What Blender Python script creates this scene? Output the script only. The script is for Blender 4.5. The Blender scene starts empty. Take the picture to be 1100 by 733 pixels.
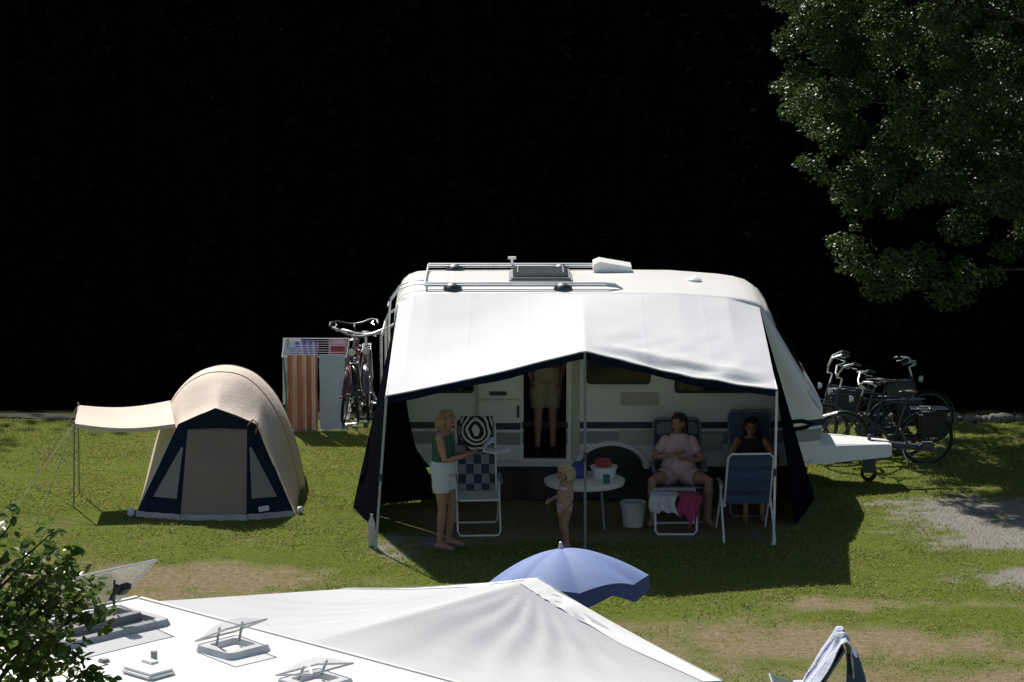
import bpy, bmesh, math, random
import numpy as np
from mathutils import Vector, Matrix, noise
random.seed(7)
rng = np.random.default_rng(11)
SC = bpy.context.scene
COL = SC.collection
PI = math.pi
R = math.radians

# ------------------------------------------------------------------ materials
MATS = {}
def mat(name, c, rough=0.6, var=0.12, scale=6.0, bump=0.0, bscale=40.0, metal=0.0, spec=0.5, transl=0.0, c2=None):
    if name in MATS: return MATS[name]
    m = bpy.data.materials.new(name); m.use_nodes = True
    nt = m.node_tree; N = nt.nodes; L = nt.links
    b = N['Principled BSDF']; out = N['Material Output']
    b.inputs['Roughness'].default_value = rough
    b.inputs['Metallic'].default_value = metal
    b.inputs['Specular IOR Level'].default_value = spec
    tc = N.new('ShaderNodeTexCoord')
    nz = N.new('ShaderNodeTexNoise'); nz.inputs['Scale'].default_value = scale; nz.inputs['Detail'].default_value = 5
    L.new(tc.outputs['Object'], nz.inputs['Vector'])
    rp = N.new('ShaderNodeValToRGB')
    lo = tuple(max(0, x*(1-var)) for x in c[:3]); hi = tuple(min(1, x*(1+var)) for x in (c2 or c)[:3])
    rp.color_ramp.elements[0].position = .3; rp.color_ramp.elements[1].position = .7
    rp.color_ramp.elements[0].color = lo+(1,); rp.color_ramp.elements[1].color = hi+(1,)
    L.new(nz.outputs['Fac'], rp.inputs['Fac'])
    L.new(rp.outputs['Color'], b.inputs['Base Color'])
    col = rp.outputs['Color']
    if bump > 0:
        n2 = N.new('ShaderNodeTexNoise'); n2.inputs['Scale'].default_value = bscale; n2.inputs['Detail'].default_value = 4
        L.new(tc.outputs['Object'], n2.inputs['Vector'])
        bp = N.new('ShaderNodeBump'); bp.inputs['Strength'].default_value = bump; bp.inputs['Distance'].default_value = .02
        L.new(n2.outputs['Fac'], bp.inputs['Height']); L.new(bp.outputs['Normal'], b.inputs['Normal'])
    if transl > 0:
        tr = N.new('ShaderNodeBsdfTranslucent'); mx = N.new('ShaderNodeMixShader'); mx.inputs['Fac'].default_value = transl
        L.new(col, tr.inputs['Color']); L.new(b.outputs['BSDF'], mx.inputs[1]); L.new(tr.outputs['BSDF'], mx.inputs[2])
        L.new(mx.outputs['Shader'], out.inputs['Surface'])
    m['col'] = name
    MATS[name] = m
    return m
def base_link(m):
    nt = m.node_tree
    b = nt.nodes['Principled BSDF']
    return nt, b
def recolor(m, sock):
    "drive every colour input of m (principled and translucent) from sock"
    nt = m.node_tree
    nt.links.new(sock, nt.nodes['Principled BSDF'].inputs['Base Color'])
    for n in nt.nodes:
        if n.type == 'BSDF_TRANSLUCENT': nt.links.new(sock, n.inputs['Color'])
def bands(name, axis, stops, rough=.5, transl=0., period=None, wobble=0., bump=0.):
    "constant colour bands along one object axis; stops = [(value, colour)], optional period repeats them"
    m = mat(name, (.5, .5, .5), rough, transl=transl, bump=bump)
    nt = m.node_tree; N = nt.nodes; L = nt.links
    tc = N.new('ShaderNodeTexCoord'); sp = N.new('ShaderNodeSeparateXYZ'); L.new(tc.outputs['Object'], sp.inputs[0])
    v = sp.outputs[axis]
    lo, hi = stops[0][0], stops[-1][0] if period is None else stops[0][0]+period
    mr = N.new('ShaderNodeMapRange'); mr.inputs['From Min'].default_value = lo; mr.inputs['From Max'].default_value = hi
    L.new(v, mr.inputs['Value']); mr.clamp = period is None
    f = mr.outputs[0]
    if wobble:
        nz = N.new('ShaderNodeTexNoise'); nz.inputs['Scale'].default_value = 5; L.new(tc.outputs['Object'], nz.inputs['Vector'])
        ma = N.new('ShaderNodeMath'); ma.operation = 'MULTIPLY_ADD'; ma.inputs[1].default_value = wobble
        L.new(nz.outputs['Fac'], ma.inputs[0]); L.new(f, ma.inputs[2]); f = ma.outputs[0]
    if period:
        fr = N.new('ShaderNodeMath'); fr.operation = 'FRACT'; L.new(f, fr.inputs[0]); f = fr.outputs[0]
    rp = N.new('ShaderNodeValToRGB'); rp.color_ramp.interpolation = 'CONSTANT'
    els = rp.color_ramp.elements
    while len(els) > 1: els.remove(els[-1])
    for i, (s, c) in enumerate(stops if period else stops[:-1]):
        p = (s-lo)/(hi-lo)
        e = els[0] if i == 0 else els.new(p)
        e.position = p; e.color = tuple(c)+(1,)
    L.new(f, rp.inputs['Fac'])
    recolor(m, rp.outputs['Color'])
    return m

# ------------------------------------------------------------------ mesh builder
class MB:
    def __init__(s): s.v = []; s.f = []; s.mi = []
    def add(s, vs, fs, mi=0):
        o = len(s.v); s.v += [tuple(v) for v in vs]
        s.f += [tuple(i+o for i in f) for f in fs]; s.mi += [mi]*len(fs)
        return s
    def box(s, c, d, rz=0, rx=0, ry=0, mi=0, bev=0.0):
        M = Matrix.Translation(c) @ Matrix.Rotation(rz, 4, 'Z') @ Matrix.Rotation(ry, 4, 'Y') @ Matrix.Rotation(rx, 4, 'X')
        h = [x/2 for x in d]
        if bev > 0:
            b = min(bev, min(h)*.9)
            vs = []; 
            bm = bmesh.new(); bmesh.ops.create_cube(bm, size=1)
            for v in bm.verts: v.co = Vector((v.co.x*d[0], v.co.y*d[1], v.co.z*d[2]))
            bmesh.ops.bevel(bm, geom=bm.edges[:], offset=b, segments=2, affect='EDGES')
            bm.verts.index_update()
            s.add([M @ v.co for v in bm.verts], [[v.index for v in f.verts] for f in bm.faces], mi); bm.free()
            return s
        vs = [M @ Vector((x*h[0], y*h[1], z*h[2])) for x in (-1, 1) for y in (-1, 1) for z in (-1, 1)]
        return s.add(vs, [(0, 1, 3, 2), (4, 6, 7, 5), (0, 4, 5, 1), (2, 3, 7, 6), (0, 2, 6, 4), (1, 5, 7, 3)], mi)
    def loft(s, rings, closed=True, cap=True, mi=0):
        n = len(rings[0]); vs = [p for r in rings for p in r]; fs = []
        for i in range(len(rings)-1):
            for j in range(n if closed else n-1):
                k = (j+1) % n
                fs.append((i*n+j, i*n+k, (i+1)*n+k, (i+1)*n+j))
        if cap and closed:
            fs.append(tuple(range(n))[::-1]); fs.append(tuple((len(rings)-1)*n+j for j in range(n)))
        return s.add(vs, fs, mi)
    def tube(s, pts, r, n=8, mi=0, cap=True, close=False):
        P = [Vector(p) for p in pts]; m = len(P)
        rad = r if isinstance(r, (list, tuple)) else [r]*m
        rings = []; up = None
        for i in range(m):
            if close: t = P[(i+1) % m]-P[i-1]
            else: t = (P[min(i+1, m-1)]-P[max(i-1, 0)])
            t = t.normalized() if t.length > 1e-9 else Vector((0, 0, 1))
            if up is None:
                up = Vector((0, 0, 1)) if abs(t.z) < .9 else Vector((1, 0, 0))
            a = t.cross(up)
            a = a.normalized() if a.length > 1e-6 else t.orthogonal().normalized()
            b = a.cross(t).normalized(); up = b
            rings.append([P[i]+(a*math.cos(2*PI*k/n)+b*math.sin(2*PI*k/n))*rad[i] for k in range(n)])
        if close: rings.append(rings[0])
        return s.loft(rings, cap=cap and not close, mi=mi)
    def lathe(s, prof, c=(0, 0, 0), n=24, mi=0, M=None):
        M = M or Matrix.Translation(c); vs = []; fs = []
        for (r, z) in prof:
            for k in range(n): vs.append(M @ Vector((r*math.cos(2*PI*k/n), r*math.sin(2*PI*k/n), z)))
        for i in range(len(prof)-1):
            for k in range(n):
                j = (k+1) % n; fs.append((i*n+k, i*n+j, (i+1)*n+j, (i+1)*n+k))
        return s.add(vs, fs, mi)
    def ball(s, c, r, n=12, m=8, mi=0, rot=None):
        r = r if isinstance(r, (tuple, list)) else (r, r, r)
        Rm = rot or Matrix.Identity(3); c = Vector(c); vs = []; fs = []
        for i in range(m+1):
            a = PI*i/m
            for k in range(n):
                p = Vector((r[0]*math.sin(a)*math.cos(2*PI*k/n), r[1]*math.sin(a)*math.sin(2*PI*k/n), r[2]*math.cos(a)))
                vs.append(c+Rm @ p)
        for i in range(m):
            for k in range(n):
                j = (k+1) % n; fs.append((i*n+k, (i+1)*n+k, (i+1)*n+j, i*n+j))
        return s.add(vs, fs, mi)
    def grid(s, fn, nu, nv, mi=0):
        vs = [fn(i/nu, j/nv) for i in range(nu+1) for j in range(nv+1)]
        fs = [(i*(nv+1)+j, (i+1)*(nv+1)+j, (i+1)*(nv+1)+j+1, i*(nv+1)+j+1) for i in range(nu) for j in range(nv)]
        return s.add(vs, fs, mi)
    def prism(s, poly, vec, mi=0):
        "poly: 3-D points; extruded along vec"
        v = Vector(vec); n = len(poly)
        return s.loft([[Vector(p) for p in poly], [Vector(p)+v for p in poly]], mi=mi)
    def build(s, name, mats, parent=None, world=True, smooth=True, solid=0.0, angle=35, sub=0, off=0):
        me = bpy.data.meshes.new(name)
        o = bpy.data.objects.new(name, me)
        org = Vector((0, 0, 0))
        if parent is not None and world:
            q = parent
            while q is not None: org += q.location; q = q.parent
        vs = [Vector(v)-org for v in s.v]
        me.from_pydata(vs, [], s.f)
        for m in (mats if isinstance(mats, (list, tuple)) else [mats]): me.materials.append(m)
        me.polygons.foreach_set('material_index', s.mi)
        bm = bmesh.new(); bm.from_mesh(me)
        bmesh.ops.remove_doubles(bm, verts=bm.verts, dist=1e-5)
        bmesh.ops.recalc_face_normals(bm, faces=bm.faces)
        bm.to_mesh(me); bm.free()
        COL.objects.link(o)
        if solid or sub:
            if sub:
                md = o.modifiers.new('s', 'SUBSURF'); md.levels = sub; md.render_levels = sub
            if solid:
                md = o.modifiers.new('t', 'SOLIDIFY'); md.thickness = solid; md.offset = off
            bake(o)
        if smooth: shade(o, angle)
        if parent is not None: o.parent = parent
        return o
def bake(o):
    dg = bpy.context.evaluated_depsgraph_get(); dg.update()
    me = bpy.data.meshes.new_from_object(o.evaluated_get(dg))
    old = o.data; me.name = old.name; o.modifiers.clear(); o.data = me; bpy.data.meshes.remove(old)
def shade(o, angle=35):
    me = o.data
    me.polygons.foreach_set('use_smooth', [True]*len(me.polygons))
    try: me.set_sharp_from_angle(angle=R(angle))
    except Exception: pass
def tag(o, label=None, cat=None, group=None, kind=None):
    if label: o['label'] = label
    if cat: o['category'] = cat
    if group: o['group'] = group
    if kind: o['kind'] = kind
    return o
def thing(name, label, cat, loc=(0, 0, 0), rz=0, group=None):
    o = bpy.data.objects.new(name, None); COL.objects.link(o)
    o.location = loc; o.rotation_euler = (0, 0, rz); o.empty_display_size = .2
    return tag(o, label, cat, group)
def fastmesh(name, V, F, mats, smooth=False):
    "V (n,3) array, F (m,k) array"
    me = bpy.data.meshes.new(name); k = F.shape[1]
    me.vertices.add(len(V)); me.vertices.foreach_set('co', V.astype(np.float32).ravel())
    me.loops.add(F.size); me.loops.foreach_set('vertex_index', F.astype(np.int32).ravel())
    me.polygons.add(len(F)); me.polygons.foreach_set('loop_start', np.arange(0, F.size, k, dtype=np.int32))
    me.polygons.foreach_set('use_smooth', np.full(len(F), smooth))
    for m in (mats if isinstance(mats, list) else [mats]): me.materials.append(m)
    me.update(calc_edges=True); me.validate()
    o = bpy.data.objects.new(name, me); COL.objects.link(o)
    return o
def cnoise(x, y, f, seed):
    r = np.random.default_rng(seed); z = 0*x
    for o in range(4):
        for k in range(4):
            a = r.uniform(0, 2*PI); ff = f*2**o*r.uniform(.7, 1.4)
            z = z+np.sin((x*math.cos(a)+y*math.sin(a))*ff+r.uniform(0, 6.28)+1.3*np.sin((y*math.cos(a)-x*math.sin(a))*ff*.6+k))*(.55**o)
    return z/4.5

# ------------------------------------------------------------------ camera, light, sky
cam = bpy.data.cameras.new('camera'); co = bpy.data.objects.new('camera', cam); COL.objects.link(co)
co.location = (0, -36, 8); co.rotation_euler = (R(90-9.51), 0, 0)
cam.lens = 106.04; cam.sensor_width = 36; cam.clip_end = 2000; cam.clip_start = .1
SC.camera = co
SUN = Vector((-.37, .97, 1.0)).normalized()
sl = bpy.data.lights.new('sun', 'SUN'); so = bpy.data.objects.new('sun', sl); COL.objects.link(so)
sl.energy = 4.6; sl.angle = R(.5); sl.color = (1, .96, .9)
so.rotation_euler = SUN.to_track_quat('Z', 'Y').to_euler(); so.location = (-20, 50, 50)
W = bpy.data.worlds.new('World'); SC.world = W; W.use_nodes = True
sky = W.node_tree.nodes.new('ShaderNodeTexSky'); sky.sky_type = 'NISHITA'; sky.sun_disc = False
sky.sun_elevation = math.asin(SUN.z); sky.sun_rotation = math.atan2(SUN.x, SUN.y)
bg = W.node_tree.nodes['Background']; bg.inputs['Strength'].default_value = .058
W.node_tree.links.new(sky.outputs[0], bg.inputs['Color'])
SC.view_settings.view_transform = 'Standard'; SC.view_settings.look = 'None'
SC.view_settings.exposure = .45; SC.view_settings.gamma = 1
SC.render.engine = 'CYCLES'
SC.cycles.max_bounces = 6; SC.cycles.transparent_max_bounces = 8
try: SC.cycles.use_denoising = True
except Exception: pass

# ------------------------------------------------------------------ ground
def soft(x, y, cx, cy, rx, ry, e=.35, rot=0):
    c, s = math.cos(rot), math.sin(rot); dx = (x-cx)*c+(y-cy)*s; dy = -(x-cx)*s+(y-cy)*c
    d = np.sqrt((dx/rx)**2+(dy/ry)**2)
    return np.clip((1+e-d)/(2*e), 0, 1)
def masks(x, y):
    n1 = cnoise(x, y, 1.6, 1); n2 = cnoise(x, y, 5.5, 2); n3 = cnoise(x, y, .5, 3)
    g = np.maximum.reduce([soft(x, y, 6.1, -1.25, 1.75, 1.5, .35), soft(x, y, 6.0, -4.0, 1.25, .75, .4), 
                           soft(x, y, -1.25, -2.35, .42, .62, .3)*.8, soft(x, y, 4.6, -.2, .5, .2, .5)*.8])
    n4 = cnoise(x, y, 14, 8); g = np.clip((g+.42*n1+.44*n2+.30*n4-.34)*1.7, 0, 1)*(g > 0)
    d = np.maximum.reduce([soft(x, y, -4.2, -3.85, 2.6, .75, .5, -.08), soft(x, y, -5.5, -5.2, 2.5, 1.2, .4), soft(x, y, .95, -1.05, 2.35, 1.25, .25)*1.15, soft(x, y, 3.2, -6.7, 2.6, .95, .5, -.1)*.95,
                           soft(x, y, 3.9, -5.05, 1.6, .35, .6)*.55, soft(x, y, -2.3, -5.0, 1.4, .6, .5)*.6, soft(x, y, .5, -8, 9, 2.0, .4)*.72])
    d = np.clip((d+.30*n1+.34*n2-.28)*1.5, 0, 1)*(d > 0)
    patch = np.clip(.3*n3+.34*n1+.36*n2-.1, 0, 1)*.85
    return np.clip(d+patch*.8, 0, 1), g
def terrain_z(x, y):
    z = .012*cnoise(x, y, 2.2, 5)
    t = np.clip((y-5.75)/5, 0, 1); t = t*t*(3-2*t)
    z = z-6*t
    z = z+np.clip(y-19, 0, 110)*.7+np.clip((y-129), 0, 300)*.15
    return z+np.where(y > 12, .5*cnoise(x, y, .25, 9), 0)
xs = np.concatenate([np.linspace(-300, -9, 40), np.linspace(-8.8, 8.8, 300), np.linspace(9, 300, 40)])
ys = np.concatenate([np.linspace(-150, -12, 30), np.linspace(-11.8, 7.2, 310), np.linspace(7.4, 20, 50), np.linspace(20.5, 300, 90)])
X, Y = np.meshgrid(xs, ys, indexing='ij'); Z = terrain_z(X, Y)
V = np.stack([X.ravel(), Y.ravel(), Z.ravel()], 1)
idx = np.arange(X.size).reshape(X.shape)
F = np.stack([idx[:-1, :-1].ravel(), idx[1:, :-1].ravel(), idx[1:, 1:].ravel(), idx[:-1, 1:].ravel()], 1)
gm = mat('ground_soil', (.1, .1, .03), .95, spec=0)
ground = fastmesh('ground', V, F, gm, True); tag(ground, kind='structure')
D, G = masks(X.ravel(), Y.ravel())
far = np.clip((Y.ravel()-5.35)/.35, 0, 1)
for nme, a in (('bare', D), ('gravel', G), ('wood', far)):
    at = ground.data.attributes.new(nme, 'FLOAT', 'POINT'); at.data.foreach_set('value', a.astype(np.float32))
nt = gm.node_tree; N = nt.nodes; L = nt.links
tc = N.new('ShaderNodeTexCoord')
def nzramp(scale, c1, c2, detail=6, p=(.3, .7)):
    n = N.new('ShaderNodeTexNoise'); n.inputs['Scale'].default_value = scale; n.inputs['Detail'].default_value = detail
    n.inputs['Roughness'].default_value = .65
    L.new(tc.outputs['Object'], n.inputs['Vector'])
    r = N.new('ShaderNodeValToRGB'); r.color_ramp.elements[0].color = c1+(1,); r.color_ramp.elements[1].color = c2+(1,)
    r.color_ramp.elements[0].position = p[0]; r.color_ramp.elements[1].position = p[1]
    L.new(n.outputs['Fac'], r.inputs['Fac']); return r.outputs['Color']
def mixc(fac, a, b):
    m = N.new('ShaderNodeMix'); m.data_type = 'RGBA'; L.new(fac, m.inputs[0]); L.new(a, m.inputs[6]); L.new(b, m.inputs[7]); return m.outputs[2]
def attr(n):
    a = N.new('ShaderNodeAttribute'); a.attribute_name = n; return a.outputs['Fac']
turf = nzramp(14, (.075, .11, .016), (.15, .18, .04))
soil = nzramp(16, (.13, .105, .055), (.31, .255, .155), 8)
stone = nzramp(42, (.10, .094, .08), (.36, .335, .29), 9, (.36, .64))
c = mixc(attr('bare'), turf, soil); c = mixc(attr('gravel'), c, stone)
dark = nzramp(2, (.006, .006, .004), (.012, .012, .008)); c = mixc(attr('wood'), c, dark)  # dark soil past the edge, the wood's shade put into its near-black
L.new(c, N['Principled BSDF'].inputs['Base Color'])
nb = N.new('ShaderNodeTexNoise'); nb.inputs['Scale'].default_value = 55; nb.inputs['Detail'].default_value = 5; L.new(tc.outputs['Object'], nb.inputs['Vector'])
bp = N.new('ShaderNodeBump'); bp.inputs['Distance'].default_value = .03; bp.inputs['Strength'].default_value = .8
L.new(nb.outputs['Fac'], bp.inputs['Height']); L.new(bp.outputs['Normal'], N['Principled BSDF'].inputs['Normal'])

# path along the top of the bank
pm = mat('path_grit', (.05, .05, .045), .95, .3, 30, .5, 60, spec=.1)
b = MB(); b.grid(lambda u, v: (-30+u*60, 5.18+.06*math.sin(u*90)+v*.32, .022+.01*math.sin(u*300+v*4)), 200, 3)
tag(b.build('path', pm), kind='structure')

# grass blades (uncountable)
nb_ = 420000
px = rng.uniform(-8.3, 8.3, nb_); py = -11+16.2*rng.uniform(0, 1, nb_)**.85
keep = (np.abs(px) < .175*(py+36)+.6)
px, py = px[keep], py[keep]
d, g = masks(px, py)
dens = np.clip(1-.93*d, .03, 1)*np.clip(1-.95*g, .03, 1)
clump = np.clip(.75+.7*cnoise(px, py, 4.0, 21), .1, 1.2)
keep = (rng.uniform(0, 1, len(px)) < dens*clump)
under = (px > -1.5) & (px < 3.4) & (py > -.9) & (py < 1.9)
keep &= ~(under & (rng.uniform(0, 1, len(px)) < .7))
px, py, d = px[keep], py[keep], d[keep]
n = len(px); h = rng.uniform(.014, .042, n)*(1-.5*d)*np.clip(.85+.7*cnoise(px, py, 2.6, 22), .4, 1.9); w = rng.uniform(.005, .011, n)
a = rng.uniform(0, 2*PI, n); ln = rng.uniform(.3, 1.3, n)*h*1.3; a2 = rng.uniform(0, 2*PI, n); z0 = terrain_z(px, py)-.003
V = np.empty((n, 3, 3))
V[:, 0] = np.stack([px-np.cos(a)*w, py-np.sin(a)*w, z0], 1); V[:, 1] = np.stack([px+np.cos(a)*w, py+np.sin(a)*w, z0], 1)
V[:, 2] = np.stack([px+np.cos(a2)*ln, py+np.sin(a2)*ln, z0+h], 1)
grm = mat('grass_blade', (.062, .078, .016), .55, .0, 1, spec=.25, transl=.45)
gn = grm.node_tree; N = gn.nodes; L = gn.links
tc = N.new('ShaderNodeTexCoord')
c1 = nzramp(.9, (.135, .195, .028), (.40, .36, .12), 6, (.34, .66))
c2 = nzramp(30, (.14, .19, .026), (.40, .37, .13), 3)
mx = N.new('ShaderNodeMix'); mx.data_type = 'RGBA'; mx.inputs[0].default_value = .5; L.new(c1, mx.inputs[6]); L.new(c2, mx.inputs[7])
recolor(grm, mx.outputs[2])
gr = fastmesh('grass', V.reshape(-1, 3), np.arange(n*3).reshape(n, 3), grm)
tag(gr, 'short summer grass with worn brown patches across the pitch', 'grass', kind='stuff')

# ------------------------------------------------------------------ foliage
def leaf_cloud(C, size, up=.5, seed=1, flat=.35):
    "C (n,3) centres -> V,F of folded six-point leaves"
    r = np.random.default_rng(seed); n = len(C)
    nrm = r.normal(size=(n, 3)); nrm[:, 2] = np.abs(nrm[:, 2])+up; nrm /= np.linalg.norm(nrm, axis=1)[:, None]
    t = r.normal(size=(n, 3)); t -= (t*nrm).sum(1)[:, None]*nrm; t /= np.linalg.norm(t, axis=1)[:, None]
    s = np.cross(nrm, t); L_ = (size*r.uniform(.6, 1.25, n))[:, None]; Wd = L_*.36
    fold = nrm*L_*.10
    V = np.stack([C-t*L_*.5, C-t*L_*.1+s*Wd+fold, C+t*L_*.28+s*Wd*.75+fold, C+t*L_*.55, C+t*L_*.28-s*Wd*.75+fold, C-t*L_*.1-s*Wd+fold], 1).reshape(-1, 3)
    b = np.arange(n)*6
    F = np.concatenate([np.stack([b, b+1, b+2, b+3], 1), np.stack([b, b+3, b+4, b+5], 1)])
    return V, F
def clump_points(cs, n, seed, shell=.55):
    "points in ellipsoidal clumps cs = [(x,y,z,rx,ry,rz)] crowding towards the shell"
    r = np.random.default_rng(seed); cs = np.array(cs)
    k = r.choice(len(cs), n, p=(cs[:, 3]*cs[:, 4]*cs[:, 5])**.8/((cs[:, 3]*cs[:, 4]*cs[:, 5])**.8).sum())
    v = r.normal(size=(n, 3)); v /= np.linalg.norm(v, axis=1)[:, None]
    rad = shell+(1.08-shell)*r.uniform(0, 1, n)**.8
    return cs[k, :3]+v*rad[:, None]*cs[k, 3:]
def leafmat(name, c, c2, spec=.5, rough=.35, transl=.2):
    m = mat(name, c, rough, .1, 3, spec=spec, transl=transl)
    global N, L, tc
    N = m.node_tree.nodes; L = m.node_tree.links; tc = N.new('ShaderNodeTexCoord')
    a = nzramp(2.2, c, c2, 3); bb = nzramp(38, tuple(x*.6 for x in c), tuple(x*1.35 for x in c2), 2)
    mx = N.new('ShaderNodeMix'); mx.data_type = 'RGBA'; mx.inputs[0].default_value = .5; L.new(a, mx.inputs[6]); L.new(bb, mx.inputs[7])
    recolor(m, mx.outputs[2]); return m
bark = mat('bark', (.07, .055, .04), .9, .4, 12, .8, 25, spec=.1)

# the far-off wood across the river: one mass
fr = np.random.default_rng(5); cl = []; tb = MB()
for row, (y0, cnt) in enumerate(((17.5, 40), (22, 40), (27, 42), (33, 40), (40, 40), (48, 36))):
    for i in range(cnt):
        x = -34+68*(i+fr.uniform(-.4, .4))/cnt*(1+row*.12); y = y0+fr.uniform(-1.5, 1.5)
        zg = float(terrain_z(np.array([x]), np.array([y]))[0]); hh = fr.uniform(16.2, 19.6) if row == 0 else fr.uniform(17, 20)
        tb.tube([(x, y, zg-.3), (x+.1, y, zg+hh*.5), (x, y, zg+hh*.95)], [.22, .15, .04], 6)
        for k in range(12):
            f = (k+.5)/12; rr = (1-f*.6)*2.4*fr.uniform(.75, 1.15)
            cl.append((x+fr.uniform(-.4, .4), y+fr.uniform(-.4, .4), zg+.5+f*hh, rr, rr, hh*.075))
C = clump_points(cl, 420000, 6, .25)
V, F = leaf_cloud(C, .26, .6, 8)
wm = leafmat('shaded_leaf', (.0035, .005, .0022), (.007, .0095, .004), 0, 1, 0)  # near-black leaves: the deep shade of the wood is in the colour
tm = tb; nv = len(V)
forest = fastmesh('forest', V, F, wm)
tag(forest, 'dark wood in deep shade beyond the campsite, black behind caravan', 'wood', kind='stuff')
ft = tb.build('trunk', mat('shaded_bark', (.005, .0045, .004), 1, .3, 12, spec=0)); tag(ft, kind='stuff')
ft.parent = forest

# the tree at the edge of the pitch
def tree(name, label, base, limbs, cl, nleaf, size, lm, seed, trunk_r, shell=.45, up=.4):
    root = thing(name, label, 'tree', base)
    tb = MB()
    for pts, r0, r1 in limbs:
        k = len(pts); tb.tube(pts, [r0+(r1-r0)*i/(k-1) for i in range(k)], 10)
    t = tb.build('trunk', bark, root)
    C = clump_points(cl, nleaf, seed, shell)
    V, F = leaf_cloud(C-np.array(base), size, up, seed+1)
    c = fastmesh('crown', V, F, lm); c.parent = root
    return root
tr = np.random.default_rng(17)
def xl(z): return float(np.interp(z, [1.7, 2.1, 2.6, 3.2, 3.5, 4.2, 4.6, 5.3, 5.9, 8, 11], [4.75, 4.55, 4.4, 4.25, 4.15, 3.75, 3.7, 3.75, 3.62, 4.6, 6.5]))
cl = []
for i in range(640):
    z = 2.0+tr.uniform(0, 1)**.85*8.6
    x0 = xl(z); x = x0+.28+(11.5-x0)*tr.uniform(0, 1)**1.3
    yy = 4.7+tr.uniform(-1, 1)*2.0*min(1, .35+(x-x0)*.35)
    s = tr.uniform(.13, .33)
    if z < 2.9 and x > 5.4 and tr.uniform() < .5: continue
    cl.append((x, yy, z, s*1.15, s, s*.75))
for i in range(28): s = tr.uniform(.2, .36); cl.append((tr.uniform(5.6, 9.5), tr.uniform(2.6, 4.6), tr.uniform(2.0, 5.2), s*1.2, s, s*.7))
for i in range(110):
    z = tr.uniform(2.8, 7.5); y = tr.uniform(5.5, 8.8); s = tr.uniform(.22, .42); cl.append((xl(z)*(y+36)/40.7+.25+tr.uniform(0, 1)**1.3*4.5, y, z, s*1.15, s, s*.75))
for z in np.arange(1.95, 6.2, .17):   # outer sprays on the open side
    s = tr.uniform(.09, .28); cl.append((xl(z)+s*.9+tr.uniform(-.24, .25), 4.5+tr.uniform(-.5, .5), z, s*1.2, s, s*.7))
limbs = [([(9.2, 5.3, -.3), (9.1, 5.25, 2.2), (8.9, 5.2, 5), (8.7, 5.1, 8), (8.6, 5, 10.4)], .27, .05)]
for i in range(22):
    q = cl[i*7]; zb = max(1.6, q[2]-1.1)
    limbs.append(([(9.05, 5.22, zb), ((9.0+q[0])/2, (5.35+q[1])/2, (zb+q[2])/2+.3), (q[0]+.1*(9-q[0]), q[1]+.15, q[2]+.05)], .045, .008))
tree('broadleaf_tree', 'broad dark leafy tree with low drooping branches beside the parked bicycles', (9.2, 5.3, 0), limbs, cl, 270000, .058,
     leafmat('tree_leaf', (.036, .062, .014), (.085, .115, .03), .34, .42, .3), 31, .27, .2)

# the shrub-like treetop near the camera
cr = np.random.default_rng(23); cl = []
for i in range(90):
    a = cr.uniform(0, 2*PI); e = cr.uniform(-.6, 1.5); rr = .78*cr.uniform(.5, 1.0)
    p = (-2.72+rr*math.cos(a)*math.cos(e)*1.05, -22.0+rr*math.sin(a)*math.cos(e)*.9, 3.93+rr*math.sin(e)*1.02)
    s = cr.uniform(.10, .2); cl.append(p+(s, s, s*.85))
for p in ((-2.08, -22.1, 4.62), (-2.08, -22.1, 4.50), (-2.05, -22.0, 4.34), (-2.1, -22.1, 4.14), (-2.05, -22.2, 3.98), (-2.2, -22, 4.72), (-2.36, -22, 4.80), (-2.16, -22.1, 4.58), (-2.28, -22.2, 4.64), (-2.02, -22.1, 4.08)):
    cl.append(p+(.075, .075, .085))
limbs = [([(-2.75, -21.9, -.2), (-2.72, -21.95, 1.8), (-2.74, -22, 3.4), (-2.7, -22, 4.2)], .07, .02)]
for q in cl[::5]+cl[-10:]: limbs.append(([(-2.72, -22, max(3.0, q[2]-.75)), ((-2.72+q[0])/2-.02, (-22+q[1])/2, q[2]-.25), q[:3]], .018, .003))
tree('hazel_shrub', 'glossy light green leafy bush in front of the near white caravan roof', (-2.75, -21.9, 0), limbs, cl, 7600, .060,
     leafmat('bush_leaf', (.075, .125, .025), (.15, .205, .045), .6, .3, .38), 41, .07, .3, .5)

# stones along the bank edge
sm = mat('fieldstone', (.2, .19, .17), .9, .35, 8, .6, 20, spec=.15)
b = MB(); bm = bmesh.new(); bmesh.ops.create_icosphere(bm, subdivisions=2, radius=1)
protos = []
for k in range(5):
    b = MB(); o = Vector((k*3.1, 1, 2))
    b.add([v.co*(1+.32*noise.noise(v.co*1.4+o)) for v in bm.verts], [[v.index for v in f.verts] for f in bm.faces])
    protos.append(b)
bm.free()
sr = random.Random(3); pool = []
for i in range(34):
    k = i % 5
    o = protos[k].build('border_stone', sm) if i < 5 else bpy.data.objects.new('border_stone', pool[k].data)
    if i < 5: pool.append(o)
    else: COL.objects.link(o)
    s = sr.uniform(.055, .10)
    o.location = (3.75+i*.118+sr.uniform(-.04, .04), 5.0+sr.uniform(-.07, .1)+.05*math.sin(i), s*.45)
    o.scale = (s*sr.uniform(1, 1.35), s, s*sr.uniform(.7, .95)); o.rotation_euler = (0, 0, sr.uniform(0, 6.28))
    tag(o, 'rough grey field stone in the edging row behind the parked bicycles', 'stone', 'stones edging the bank')
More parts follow.
